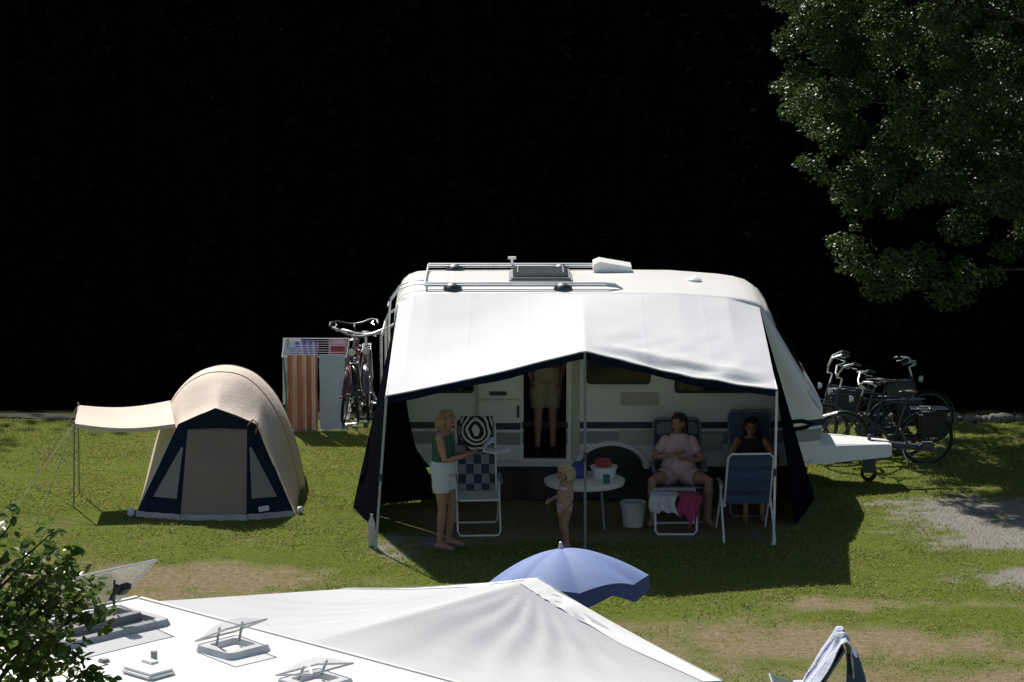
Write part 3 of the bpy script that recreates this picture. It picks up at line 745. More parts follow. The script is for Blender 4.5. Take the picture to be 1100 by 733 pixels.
o = hung(-2.46, -2.28, 4.50, 1.13, .55, 7, .03, .2, 2).build('shirt', mat('dark_red_cloth', (.25, .05, .06), .9, .3, 14, transl=.05), solid=.004); tag(o, 'dark red garment on the airer behind the pale blue towel', 'shirt')
o = hung(-3.07, -2.88, 4.55, 1.10, .6, 9, .03, .2, 2).build('shirt', mat('sky_blue_cloth', (.28, .42, .66), .9, .3, 14, transl=.1), solid=.004); tag(o, 'light blue garment on the airer behind the striped towel', 'shirt')
o = hung(-3.16, -2.90, 4.95, 1.17, .25, 6, .015, .2, 2).build('sheet', mat('white_cloth', (.7, .7, .68), .9, .05, transl=.1), solid=.004); tag(o, 'white cloth hanging low at the back of the clothes airer', 'cloth')

# ------------------------------------------------------------------ bicycles
def bicycle(label, loc, rz, lean, frame_col, group, panniers=False, basket=False, up=0.0, rim_m=None, bar_m=None):
    root = thing('bicycle', label, 'bicycle', loc, rz, group); root.rotation_euler = (lean, 0, rz)
    fm = mat('bike_paint_'+str(hash(frame_col) % 9999), frame_col, .3, .1)
    kw = dict(world=False)
    rw, fw, r = Vector((-.52, 0, .34)), Vector((.56, 0, .34)), .335
    bb, st_, ht, hb = Vector((-.10, 0, .29)), Vector((-.25, 0, .80)), Vector((.33, 0, .90)), Vector((.375, 0, .72))
    b = MB(); b.tube([bb, st_+Vector((-.03, 0, .1))], .016); b.tube([bb, hb], .018); b.tube([st_, ht+Vector((.005, 0, -.03))], .015); b.tube([hb, ht], .021)
    for s in (-1, 1): b.tube([bb+Vector((0, s*.03, 0)), rw+Vector((0, s*.055, 0))], .009); b.tube([st_+Vector((0, s*.015, -.04)), rw+Vector((0, s*.055, 0))], .008)
    b.build('frame', fm, root, **kw)
    b = MB()
    for s in (-1, 1): b.tube([hb+Vector((0, s*.03, -.01)), hb+Vector((.05, s*.05, -.16)), fw+Vector((0, s*.05, 0))], .011)
    b.build('fork', fm, root, **kw)
    for c in (rw, fw):
        t = MB(); t.tube([c+Vector((r*math.cos(a), 0, r*math.sin(a))) for a in [2*PI*k/40 for k in range(40)]], .019, 8, close=True); w = t.build('wheel', rubber, root, **kw)
        t = MB(); t.tube([c+Vector((.31*math.cos(a), 0, .31*math.sin(a))) for a in [2*PI*k/40 for k in range(40)]], .010, 6, close=True)
        for k in range(18):
            a = 2*PI*k/18; t.tube([c+Vector((0, .03*(-1)**k, 0)), c+Vector((.31*math.cos(a), 0, .31*math.sin(a)))], .0022, 4)
        t.tube([c+Vector((0, -.05, 0)), c+Vector((0, .05, 0))], .022); t.build('rim', rim_m or alu, w, **kw)
        g = MB(); arc = [R(a) for a in (range(20, 190, 10) if c is rw else range(10, 150, 10))]
        g.loft([[c+Vector(((r+.035)*math.cos(a), y, (r+.035)*math.sin(a)-abs(y)*.25)) for y in (-.03, 0, .03)] for a in arc], closed=False, cap=False); g.build('mudguard', fm, root, solid=.003, **kw)
    b = MB(); b.loft([[(-.42, -.085, .975), (-.42, .085, .975), (-.42, .08, .94), (-.42, -.08, .94)], [(-.33, -.08, .985), (-.33, .08, .985), (-.33, .07, .94), (-.33, -.07, .94)], [(-.22, -.03, .975), (-.22, .03, .975), (-.22, .025, .945), (-.22, -.025, .945)], [(-.14, -.018, .965), (-.14, .018, .965), (-.14, .015, .945), (-.14, -.015, .945)]]); b.tube([(-.28, 0, .89), (-.31, 0, .95)], .013)
    b.build('saddle', black, root, sub=1, **kw)
    b = MB(); b.tube([ht, ht+Vector((-.03, 0, .12)), ht+Vector((.02, 0, .14))], .013)
    hp = [(.18, -.30, 1.085), (.24, -.29, 1.10), (.34, -.22, 1.10), (.37, -.1, 1.06), (.36, 0, 1.045), (.37, .1, 1.06), (.34, .22, 1.10), (.24, .29, 1.10), (.18, .30, 1.085)]
    hp = [(x-up*.3*abs(y)/.3, y, z+up*(abs(y)/.3)) for x, y, z in hp]; b.tube([ht+Vector((.02, 0, .13)), hp[4]], .014)
    b.tube(hp, .0135); h = b.build('handlebar', bar_m or alu, root, **kw)
    for s in (-1, 1):
        MB().tube([(.14-up*.3, s*.302, 1.07+up), (.24-up*.3, s*.29, 1.10+up)], .018).build('grip', black, h, **kw)
        MB().tube([(.30-up*.25, s*.25, 1.09+up*.8), (.24-up*.25, s*.22, 1.065+up*.8), (.18-up*.25, s*.25, 1.05+up*.8)], .007, 6).build('brake_lever', alu, h, **kw)
    b = MB(); M = Matrix.Translation(bb) @ Matrix.Rotation(PI/2, 4, 'X'); b.lathe([(0, .035), (.09, .035), (.09, .04), (0, .04)], M=M, n=20)
    for s in (-1, 1): b.tube([bb+Vector((0, s*.05, 0)), bb+Vector((s*.10, s*.06, -.13))], .009); b.box(bb+Vector((s*.10, s*.10, -.135)), (.09, .08, .02))
    b.build('crankset', dgrey, root, **kw)
    b = MB(); b.box((-.33, -.05, .33), (.5, .012, .09), bev=.006); b.build('chain_guard', fm, root, **kw)
    b = MB()
    for s in (-1, 1): b.tube([(-.30, s*.05, .74), (-.78, s*.05, .74)], .006); b.tube([(-.62, s*.05, .74), rw+Vector((0, s*.06, 0))], .005)
    for x in (-.4, -.55, -.7, -.78): b.tube([(x, -.05, .74), (x, .05, .74)], .005)
    b.build('luggage_rack', alu, root, **kw)
    b = MB(); b.lathe([(0, .0), (.03, .01), (.045, .05), (.045, .06), (0, .065)], M=Matrix.Translation((.42, 0, .86)) @ Matrix.Rotation(PI/2, 4, 'Y'), n=14); b.build('headlight', alu, root, **kw)
    b = MB(); b.tube([(-.2, .04, .25), (-.28, .14, .01)], .008); b.build('kickstand', alu, root, **kw)
    if panniers:
        for s in (-1, 1): MB().box((-.58, s*.13, .56), (.36, .13, .34), bev=.04).build('pannier', black, root, **kw)
    if basket:
        b = MB(); b.box((-.58, 0, .86), (.38, .28, .20), bev=.03); b.build('luggage_bag', black, root, **kw)
    return root
dull = mat('dull_rim', (.10, .10, .105), .5, .2, metal=.3)
bicycle('dark city bicycle with black panniers parked right behind the caravan drawbar', (4.82, 2.2, .0), PI, R(-5), (.02, .022, .025), 'bicycles parked by the drawbar', panniers=True, up=.06, rim_m=dull)
bicycle('dark bicycle with a bag on its carrier, farther back, its bars topmost by the nose', (4.50, 2.95, .0), PI-.12, R(5), (.03, .05, .06), 'bicycles parked by the drawbar', basket=True, up=.20, rim_m=dull)
bicycle('black bicycle facing away from the caravan, behind the other bicycles by the drawbar', (5.0, 3.5, .0), .06, R(-4), (.012, .012, .014), 'bicycles parked by the drawbar', panniers=True, up=.03, rim_m=dull)
bicycle('dark blue bicycle squeezed between the other bicycles by the drawbar', (4.62, 2.62, 0), PI+.10, R(9), (.012, .016, .03), 'bicycles parked by the drawbar', panniers=True, up=.12, rim_m=dull)
bicycle('black bicycle in the middle of the caravan\'s rear carrier, between the other bicycles', (-1.92, 1.20, .88), PI/2+.03, R(-3), (.015, .015, .018), 'bicycles on the rear carrier', rim_m=dull, bar_m=black)
bicycle('dark red bicycle on the caravan\'s rear carrier next to the pale blue towel', (-2.05, 1.02, .88), -PI/2-.05, R(-7), (.16, .03, .06), 'bicycles on the rear carrier', rim_m=dull, bar_m=mgrey)
bicycle('dark greyish bicycle on the carrier, close against the caravan\'s rear ladder', (-1.79, 1.10, .88), -PI/2+.04, R(2), (.12, .09, .11), 'bicycles on the rear carrier')

# ------------------------------------------------------------------ folding chairs
def checker(name, c1, c2, sc):
    m = mat(name, c1, .9); N_ = m.node_tree.nodes; L_ = m.node_tree.links
    tc = N_.new('ShaderNodeTexCoord'); ck = N_.new('ShaderNodeTexChecker'); ck.inputs['Scale'].default_value = sc
    mp = N_.new('ShaderNodeMapping'); mp.inputs['Scale'].default_value = (1, .0, .85); L_.new(tc.outputs['Object'], mp.inputs['Vector']); mp.inputs['Location'].default_value = (.03, .013, .02)
    L_.new(mp.outputs[0], ck.inputs['Vector']); ck.inputs['Color1'].default_value = c1+(1,); ck.inputs['Color2'].default_value = c2+(1,)
    recolor(m, ck.outputs['Color']); return m
def chair(label, loc, rz, fabric, backtop=1.22, lean=.36, rail_m=tube_white, group=None, w=.47, armed=True, pillow=None, seat_m=None, ufront=True):
    root = thing('folding_chair', label, 'chair', loc, rz, group); kw = dict(world=False); h = w/2
    b = MB(); s0 = .42
    by, bz = .20+lean, backtop
    b.tube([(-h, .12, .36), (-h, .20, .46), (-h, by-.02, bz-.05), (-h+.04, by, bz), (h-.04, by, bz), (h, by-.02, bz-.05), (h, .20, .46), (h, .12, .36)], .0125)
    b.build('back_frame', rail_m, root, **kw)
    b = MB(); b.tube([(-h, .22, s0-.02), (-h, -.26, s0), (-h+.03, -.29, s0), (h-.03, -.29, s0), (h, -.26, s0), (h, .22, s0-.02)], .0125); b.build('seat_frame', rail_m, root, **kw)
    if ufront:
        b = MB(); b.tube([(-h-.018, .06, .60), (-h-.018, -.30, .06), (-h+.01, -.34, .015), (h-.01, -.34, .015), (h+.018, -.30, .06), (h+.018, .06, .60)], .012); b.build('front_leg', rail_m, root, **kw)
        b = MB(); b.tube([(-h-.02, -.1, .60), (-h-.02, .30, .06), (-h+.01, .34, .015), (h-.01, .34, .015), (h+.02, .30, .06), (h+.02, -.1, .60)], .012); b.build('rear_leg', rail_m, root, **kw)
    else:
        for s in (-1, 1):
            MB().tube([(s*(h+.018), .10, .62), (s*(h+.03), -.36, .01)], .0125).build('leg', rail_m, root, **kw)
            MB().tube([(s*(h+.02), -.10, .62), (s*(h+.035), .46, .01)], .0125).build('leg', rail_m, root, **kw)
    b = MB(); b.grid(lambda u, v: Vector((-h+.01+(w-.02)*u, .20-.48*v, s0+.008-.035*math.sin(PI*u)*math.sin(PI*v))), 10, 10); b.build('seat', seat_m or fabric, root, solid=.012, **kw)
    b = MB(); b.grid(lambda u, v: Vector((-h+.01+(w-.02)*u, .19+(by-.2)*v+.03*math.sin(PI*u)*math.sin(PI*v)-.0, .44+(bz-.46)*v)), 10, 14); b.build('backrest', fabric, root, solid=.014, **kw)
    if armed:
        for s in (-1, 1): MB().box((s*(h+.03), -.03, .63), (.045, .44, .03), bev=.012, rx=R(3)).build('armrest', mgrey if rail_m is tube_white else rail_m, root, **kw)
    if pillow: MB().box((0, by-.075, bz-.13), (w-.08, .07, .18), bev=.03, rx=-math.atan2(by-.2, bz-.46)).build('pillow', pillow, root, **kw)
    return root
bluegrey = mat('blue_grey_fabric', (.09, .12, .20), .9, .15, 8)
chk = checker('checked_fabric', (.03, .045, .09), (.22, .235, .25), 11)
white_band = bands('seat_white', 1, [(-1, (.6, .6, .58)), (-.20, (.08, .09, .11)), (1, (0, 0, 0))], .9)
chair('high backed folding chair with checked cushion beside the standing woman', (-.40, -1.62, 0), R(4), chk, 1.24, .30, w=.46, seat_m=mat('white_seat', (.55, .55, .54), .9))
greyfab = mat('dark_chair_fabric', (.05, .06, .075), .9, .2)
chair('dark folding chair with grey head pillow under the seated woman in pink', (1.98, -.93, 0), 0, greyfab, 1.10, .34, rail_m=mgrey, w=.56, pillow=mat('pillow_grey', (.2, .22, .24), .9))
chair('faded blue folding chair close to the caravan wall behind the dark-haired woman', (2.87, -.62, 0), 0, bluegrey, 1.14, .30, rail_m=mgrey, w=.50)
bluefab = bands('blue_chair_fabric', 2, [(0, (.035, .07, .15)), (.10, (.05, .10, .19)), (.20, (.03, .055, .12)), (.26, (.06, .09, .16))], .85, 0, period=.32)
chair('blue striped folding chair seen from behind beside the awning\'s end pole', (2.70, -1.84, 0), PI+R(3), bluefab, 1.05, .27, w=.52, ufront=False)

# footstool with its cloths
fs = thing('footstool', 'low folding footstool with striped cover and white loop legs before the seated woman', 'footstool', (1.90, -1.62, 0))
b = MB(); b.tube([(1.66, -1.40, .44), (1.66, -1.86, .42), (1.66, -1.90, .06), (1.69, -1.90, .016), (2.11, -1.90, .016), (2.14, -1.90, .06), (2.14, -1.86, .42), (2.14, -1.40, .44)], .013); b.build('frame', tube_white, fs)
MB().tube([(1.68, -1.42, .44), (1.66, -1.30, .012), (2.14, -1.30, .012), (2.12, -1.42, .44)], .013).build('rear_leg', tube_white, fs)
ssm = bands('stool_stripes', 1, [(-.5, (.55, .56, .54)), (-.46, (.06, .14, .12)), (-.41, (.5, .51, .5))], .9, period=.14)
b = MB(); b.grid(lambda u, v: Vector((1.665+.47*u, -1.40-.46*v, .445-.02*v-.03*math.sin(PI*v)+.05*v*v)), 10, 12); b.build('seat', ssm, fs, solid=.02)
def drape(x0, x1, ytop, yfront, ztop, drop, seed, ragged=.05):
    b = MB()
    def fn(u, v):
        x = x0+(x1-x0)*u+.015*noise.noise(Vector((u*5, v*4, seed)))*v; dd = v*(drop+.18)*(1+ragged*4*noise.noise(Vector((u*3.2, seed, 2)))*v)
        if dd < .18: return Vector((x, ytop-dd*(ytop-yfront)/.18, ztop+.012*noise.noise(Vector((u*6, v*6, seed)))))
        k = dd-.18; return Vector((x+.02*math.sin(k*20+seed), yfront-.015-.022*abs(math.sin(u*9+seed))-.02*noise.noise(Vector((u*5, k*6, seed))), ztop-k))
    b.grid(fn, 30, 30); return b
o = drape(1.60, 1.90, -1.70, -1.905, .475, .20, 3, .1).build('towel', mat('white_towel', (.6, .58, .6), .95, .08, 12, .5, 80), solid=.012); tag(o, 'crumpled white cloth hanging over the striped footstool', 'towel')
o = drape(1.93, 2.18, -1.72, -1.91, .478, .25, 8, .12).build('towel', mat('pink_towel', (.42, .05, .13), .95, .15, 12, .5, 80), solid=.014); tag(o, 'bright pink cloth hanging over the striped footstool', 'towel')
zz = mat('zigzag', (.5, .5, .5), .9); Nz = zz.node_tree.nodes; Lz = zz.node_tree.links
tcz = Nz.new('ShaderNodeTexCoord'); wz = Nz.new('ShaderNodeTexWave'); wz.wave_type = 'RINGS'; wz.rings_direction = 'SPHERICAL'; wz.inputs['Scale'].default_value = 6.5; wz.inputs['Distortion'].default_value = 3.0; wz.inputs['Detail'].default_value = 0; wz.inputs['Detail Scale'].default_value = 1.5
mpz = Nz.new('ShaderNodeMapping'); mpz.inputs['Location'].default_value = (.42, 0, -1.12); mpz.inputs['Scale'].default_value = (1, .05, 1)
Lz.new(tcz.outputs['Object'], mpz.inputs['Vector']); Lz.new(mpz.outputs[0], wz.inputs['Vector'])
rz2 = Nz.new('ShaderNodeValToRGB'); rz2.color_ramp.interpolation = 'CONSTANT'; rz2.color_ramp.elements[0].color = (.012, .012, .014, 1); rz2.color_ramp.elements[1].position = .56; rz2.color_ramp.elements[1].color = (.55, .53, .48, 1)
Lz.new(wz.outputs['Fac'], rz2.inputs['Fac']); recolor(zz, rz2.outputs['Color'])
b = MB()
def ztow(u, v):
    x = -.60+.37*u; z = 1.265-.40*v*(1-.5*abs(u-.5)**1.3*2) ; y = -1.17-.30*(1.25-z)/.78-.05-.012*math.sin(u*8)
    if v < .08: y = -1.16+.02*(1-v/.08)
    return Vector((x, y, z))
b.grid(ztow, 24, 24); o = b.build('towel', zz, solid=.01); tag(o, 'black and white zigzag towel over the back of the checked chair', 'towel')

# ------------------------------------------------------------------ small table and what stands on it
tbm = mat('table_top', (.74, .74, .70), .4, .04)
tb_ = thing('camping_table', 'small oval white camping table by the caravan wheel', 'table', (.85, -1.4, 0))
b = MB(); b.lathe([(0, .50), (.93, .50), (.98, .51), (1, .548), (1, .556), (.97, .565), (0, .565)], M=Matrix.Translation((.85, -1.4, 0)) @ Matrix.Diagonal((.475, .46, 1, 1)), n=40); b.build('table_top', tbm, tb_)
for y in (-1.62, -1.18):
    for x in (.66, 1.04): MB().tube([(x, y, .52), (x+(.04 if x > .8 else -.04), y, .01)], .013).build('leg', mgrey, tb_)
def blob(name, c, r, m, label, cat, amp=.25, seed=0, f=1.6):
    b = MB(); x = bmesh.new(); bmesh.ops.create_icosphere(x, subdivisions=3, radius=1)
    b.add([Vector(c)+Vector((v.co.x*r[0], v.co.y*r[1], max(-.75, v.co.z)*r[2]))*(1+amp*noise.noise(v.co*f+Vector((seed, 0, 0)))) for v in x.verts], [[v.index for v in f_.verts] for f_ in x.faces]); x.free()
    o = b.build(name, m); tag(o, label, cat); return o
blob('bag', (.76, -1.30, .645), (.13, .10, .105), mat('blue_bag', (.03, .06, .26), .6, .2), 'crumpled blue bag on the camping table', 'bag', .3, 3)
cb = thing('cool_box', 'white tub with a red lid on the camping table', 'tub', (1.08, -1.32, .565))
b = MB(); b.lathe([(0, 0), (.13, 0), (.15, .12), (.165, .125), (.165, .135), (.14, .135), (0, .13)], c=(1.08, -1.32, .567), n=28); b.build('tub', tube_white, cb)
b = MB(); b.box((1.07, -1.33, .745), (.19, .16, .09), bev=.02); b.build('lid', mat('red_plastic', (.35, .03, .03), .4), cb)
cp = MB().lathe([(0, 0), (.036, 0), (.042, .10), (.038, .10), (.033, .008), (0, .008)], c=(1.10, -1.66, .567), n=20).build('cup', mat('green_plastic', (.03, .16, .09), .4)); tag(cp, 'small green cup near the edge of the camping table', 'cup')
bk = thing('bucket', 'pale plastic bucket on the ground between table and footstool', 'bucket', (1.42, -1.44, 0))
b = MB(); b.lathe([(0, .0), (.115, .0), (.145, .27), (.155, .275), (.155, .29), (.138, .29), (.108, .015), (0, .015)], c=(1.42, -1.44, .01), n=32); b.build('pail', mat('bucket_plastic', (.55, .56, .54), .4, .05), bk)
MB().tube([(1.42+.15*math.cos(a), -1.44-.15*math.sin(a)*.7, .29-.13*math.sin(a)) for a in [PI*k/16 for k in range(17)]], .005, 6).build('handle', alu, bk)
bt = MB().lathe([(0, 0), (.038, 0), (.042, .02), (.042, .17), (.036, .19), (.042, .21), (.040, .27), (.015, .33), (.015, .37), (0, .37)], c=(-1.60, -2.44, .01), n=20).build('bottle', mat('clear_plastic', (.5, .52, .52), .2, .1, transl=.4)); tag(bt, 'clear plastic bottle standing at the foot of the awning pole', 'bottle')
lg = MB().tube([(-1.75, 5.15, .07), (-1.2, 5.18, .07), (-.9, 5.15, .06)], [.07, .075, .06], 10).build('log', mat('pale_log', (.3, .26, .2), .9, .3, 8, .6)); tag(lg, 'pale log lying along the bank below the bicycles on the rear carrier', 'log')

# ------------------------------------------------------------------ parasol
AX = Vector((-.10, .16, 1)).normalized(); Q = AX.to_track_quat('Z', 'Y').to_matrix()
hub = Vector((.46, -8.4, 1.40))
pa = thing('parasol', 'blue beach parasol leaning over the grass behind the near awning', 'parasol', (hub.x+.12, hub.y-.05, 0))
blue = mat('parasol_blue', (.215, .30, .58), .75, .05, 3, .1, 60, transl=.22)
N4 = .05
def canopy(a, t):
    rr = .80*t*(1-.035*(1-abs(math.cos(4*a)))*t); z = -.335*t**1.75+N4*(abs(math.cos(4*a))-.6)*t
    return hub+Q @ Vector((rr*math.cos(a), rr*math.sin(a), z))
b = MB(); b.grid(lambda u, v: canopy(2*PI*u, .02+.98*v), 96, 20)
b.build('canopy', blue, pa, solid=.003, angle=30)
b = MB(); b.grid(lambda u, v: canopy(2*PI*u, 1)+Q @ Vector((0, 0, -v*(.11+.05*abs(math.sin(8*PI*u*1)))))+Vector((0, 0, 0)), 192, 3); b.build('valance', mat('parasol_blue_shaded', (.07, .095, .27), .75, .05, transl=.05), pa, solid=.003)  # canopy blue darkened: the hanging edge's shade is painted in
ft_ = Vector((hub.x+.12, hub.y-.05, 0)); b = MB(); b.tube([hub+AX*.02, hub-AX*.75, ft_+Vector((0, 0, -.2))], .014); b.build('pole', tube_white, pa)
MB().lathe([(0, .07), (.014, .06), (.018, .03), (.03, .0), (.03, -.02)], M=Matrix.Translation(hub) @ Q.to_4x4(), n=14).build('finial', tube_white, pa)
for k in range(8):
    a = 2*PI*k/8; MB().tube([canopy(a, t)-AX*.014 for t in (.03, .25, .5, .75, 1.0)], .005, 5).build('rib', alu, pa)

# ------------------------------------------------------------------ the near lounger
LOFF = Vector((-.22, -.46, 0))
_build = MB.build
def _shifted(self, *a, **k):
    self.v = [Vector(v)+LOFF for v in self.v]; return _build(self, *a, **k)
MB.build = _shifted
lo = thing('sun_lounger', 'folding sun lounger with raised back on the near grass', 'lounger', (2.63, -9.36, 0))
b = MB(); b.tube([(2.59, -9.15, .39), (2.92, -9.15, .24), (3.22, -9.15, .74)], .013); b.tube([(2.59, -8.68, .39), (2.92, -8.68, .24), (3.22, -8.68, .74)], .013); b.tube([(3.22, -9.15, .74), (3.22, -8.68, .74)], .013); b.tube([(2.59, -9.15, .39), (2.59, -8.68, .39)], .013)
b.build('frame', mgrey, lo)
for y in (-9.17, -8.66):
    MB().tube([(2.55, y, .30), (2.95, y, .0)], .012).build('leg', mgrey, lo); MB().tube([(3.0, y, .40), (2.5, y, .0)], .012).build('leg', mgrey, lo)
dgreen = mat('green_fabric', (.06, .10, .085), .8)
b = MB(); b.grid(lambda u, v: Vector((2.60+.32*u, -9.14+.45*v, .40-.15*u-.03*math.sin(PI*v)*math.sin(PI*u))), 10, 8); b.build('seat', dgreen, lo, solid=.012)
b = MB(); b.grid(lambda u, v: Vector((2.92+.30*u, -9.14+.45*v, .245+.50*u-.0)), 10, 8); b.build('backrest', black, lo, solid=.012)
tw = bands('towel_blue_lines', 1, [(0, (.62, .66, .76)), (.13, (.16, .18, .42)), (.15, (.66, .70, .80)), (.24, (.25, .28, .52)), (.255, (.62, .66, .76))], .95, .06, period=.31, wobble=.5, bump=.4)
b = MB()
def lt(u, v):
    # from the seat, up over the back, hanging behind
    path = [(2.80, .275), (2.91, .29), (3.02, .46), (3.14, .66), (3.20, .785), (3.245, .80), (3.285, .74), (3.31, .60), (3.33, .44)]
    t = v*(len(path)-1); i = min(int(t), len(path)-2); k = t-i; x = path[i][0]*(1-k)+path[i+1][0]*k; z = path[i][1]*(1-k)+path[i+1][1]*k
    w = .56*(1-.35*max(0, (t-5)/3))
    return Vector((x-.012+.04*noise.noise(Vector((u*4, v*5, 2))), -8.93-w/2+w*u, z+.034+.045*noise.noise(Vector((u*5, v*4, 5)))))
b.grid(lt, 40, 60); o = b.build('towel', tw, solid=.01, angle=80); tag(o, 'white towel with blue lines draped over the back of the lounger', 'towel')
o = MB(); o.prism([(3.27, -9.05, .66), (3.36, -9.0, .64), (3.45, -8.95, .38), (3.36, -9.0, .27), (3.26, -9.05, .36)], (.02, .28, 0)); o = o.build('head_cushion', mat('slate_fabric', (.07, .10, .19), .85), lo)

MB.build = _build
# ------------------------------------------------------------------ the near caravan and its awning
ANG = math.atan2(-2.38, 2.51)
nc = thing('touring_caravan', 'white caravan roof with raised skylights close to the camera', 'caravan', (-2.63, -15.27, 0), ANG)
kw = dict(world=False)
b = MB(); rings = []
def rrect(x0, x1, y0, y1, r, z):
    P = []
    for cx, cy, a0 in ((x1-r, y1-r, 0), (x0+r, y1-r, 90), (x0+r, y0+r, 180), (x1-r, y0+r, 270)):
        for k in range(7): a = R(a0+k*15); P.append(Vector((cx+r*math.cos(a), cy+r*math.sin(a), z)))
    return P
for ins, z in ((.06, .4), (.0, .46), (0, 2.60), (.015, 2.67), (.05, 2.72), (.12, 2.745), (.5, 2.765), (.9, 2.77)): rings.append(rrect(ins, 5.6-ins, -2.2+ins, -ins, .16 if ins < .3 else .05, z))
b.loft(rings); b.build('body', white_plain, nc, angle=50, **kw)
b = MB()
for q in (-.16, -2.04): b.box((2.8, q, 2.752), (5.2, .03, .012))
b.box((.16, -1.1, 2.752), (.03, 1.88, .012)); b.build('roof_trim', mat('sealant', (.55, .55, .52), .6, .1), nc, smooth=False, **kw)
def skylight(x0, x1, y0, y1, z, lift, lid_m, name='skylight'):
    f = MB(); o = rrect(x0-.03, x1+.03, y0-.03, y1+.03, .06, z-.03); o2 = rrect(x0, x1, y0, y1, .05, z+.04); i2 = rrect(x0+.06, x1-.06, y0+.06, y1-.06, .03, z+.04); i3 = rrect(x0+.07, x1-.07, y0+.07, y1-.07, .03, z-.0)
    f.loft([o, o2, i2, i3], cap=False); fo = f.build(name, mat('grey_plastic_frame', (.36, .365, .37), .4, .08) if lift > .7 else mat('grey_white_plastic', (.66, .66, .66), .4), nc, **kw)
    q = MB(); q.add([p+Vector((0, 0, .003)) for p in i3], [tuple(range(len(i3)))]); q.build('opening', mat('interior_dim', (.35, .33, .30), .8, .3, 6) if lift > .7 else mat('lit_blind', (.75, .74, .70), .8), fo, **kw)
    # domed lid hinged on the x0 side
    L_, Wd = x1-x0, y1-y0; lb = MB(); ca, sa = math.cos(lift), math.sin(lift)
    def lid(u, v):
        d = u*L_; bul = .07*math.sin(PI*min(1, max(0, u)))**.6*math.sin(PI*v)**.5
        return Vector((x0+d*ca-bul*sa, y0+Wd*v, z+.06+d*sa+bul*ca))
    lb.grid(lid, 14, 18); lo_ = lb.build('lid', lid_m, fo, solid=.006, angle=60, **kw)
    b = MB(); b.tube([lid(u, v) for u, v in [(0, k/8) for k in range(9)]+[(k/8, 1) for k in range(9)]+[(1, 1-k/8) for k in range(9)]+[(1-k/8, 0) for k in range(9)]], .007, 6); b.build('lid_rim', mat('pale_grey_trim', (.42, .43, .44), .4), lo_, **kw)
    for k in (.22, .78):
        a = lid(.55, k)-Vector((-.02*sa, 0, .02)); c = Vector((x0+.35*L_, y0+Wd*k, z+.03)); MB().tube([a, c], .009, 6).build('stay', black if lift > .7 else mgrey, fo, **kw)
    return fo
acr = bpy.data.materials.new('clear_acrylic'); acr.use_nodes = True
nta = acr.node_tree; pa_ = nta.nodes['Principled BSDF']; pa_.inputs['Base Color'].default_value = (.55, .56, .58, 1); pa_.inputs['Roughness'].default_value = .15
tra = nta.nodes.new('ShaderNodeBsdfTransparent'); tra.inputs['Color'].default_value = (.98, .982, .985, 1); mxa = nta.nodes.new('ShaderNodeMixShader'); mxa.inputs[0].default_value = .13
nta.links.new(tra.outputs[0], mxa.inputs[1]); nta.links.new(pa_.outputs[0], mxa.inputs[2]); nta.links.new(mxa.outputs[0], nta.nodes['Material Output'].inputs[0])
acr2 = acr.copy(); acr2.name = 'tinted_acrylic'; [setattr(n.inputs[0], 'default_value', .22) for n in acr2.node_tree.nodes if n.type == 'MIX_SHADER']
sk = skylight(.40, .95, -1.40, -.52, 2.77, R(41), acr2)
b = MB(); b.box((.78, -.78, 3.03), (.10, .10, .05), bev=.015, ry=R(-41)); b.tube([(.72, -.78, 3.05), (.72, -.84, 2.95)], .018); b.build('lid_catch', black, sk, **kw)
MB().box((.70, -1.0, 2.80), (.06, .82, .05)).build('blind_rail', mgrey, sk, **kw)
skylight(1.58, 1.92, -.84, -.49, 2.77, R(24), acr); skylight(2.56, 2.90, -1.02, -.67, 2.77, R(12), acr)
b = MB(); b.box((1.78, -1.40, 2.785), (.30, .22, .05), bev=.018); b.box((1.70, -1.32, 2.815), (.12, .07, .02), bev=.008); b.build('roof_vent', white_plain, nc, **kw)
b = MB(); b.tube([(1.62, -1.22, 2.76), (1.62, -1.22, 2.85)], .022, 10); b.build('flue_stub', mgrey, nc, **kw)
MB().lathe([(.03, 0), (.03, .03), (0, .032)], c=(.22, -.62, 2.765), n=12).build('aerial_base', black, nc, **kw)
MB().box((1.36, -1.42, 2.775), (.07, .06, .03), bev=.01).build('cable_gland', mgrey, nc, **kw)
b = MB(); b.tube([(.15, .012, 2.64), (5.4, .012, 2.64)], .014); b.build('awning_rail', alu, nc, **kw)
for x in (1.3, 3.6):
    MB().box((x, -2.2, 1.75), (.9, .03, .5), bev=.01).build('window', smoke, nc, **kw); MB().box((x, 0, 1.75), (.9, .03, .5), bev=.01).build('window', smoke, nc, **kw)
for y in (-.12, -2.08):
    M = Matrix.Translation((2.8, y, .32)) @ Matrix.Rotation(PI/2, 4, 'X'); t = MB(); t.lathe([(.0, -.09), (.3, -.09), (.32, -.06), (.32, .06), (.3, .09), (0, .09)], M=M, n=28); t.build('wheel', rubber, nc, **kw)
    MB().box((2.8, y, .44), (.8, .2, .1)).build('axle_beam', black, nc, **kw)

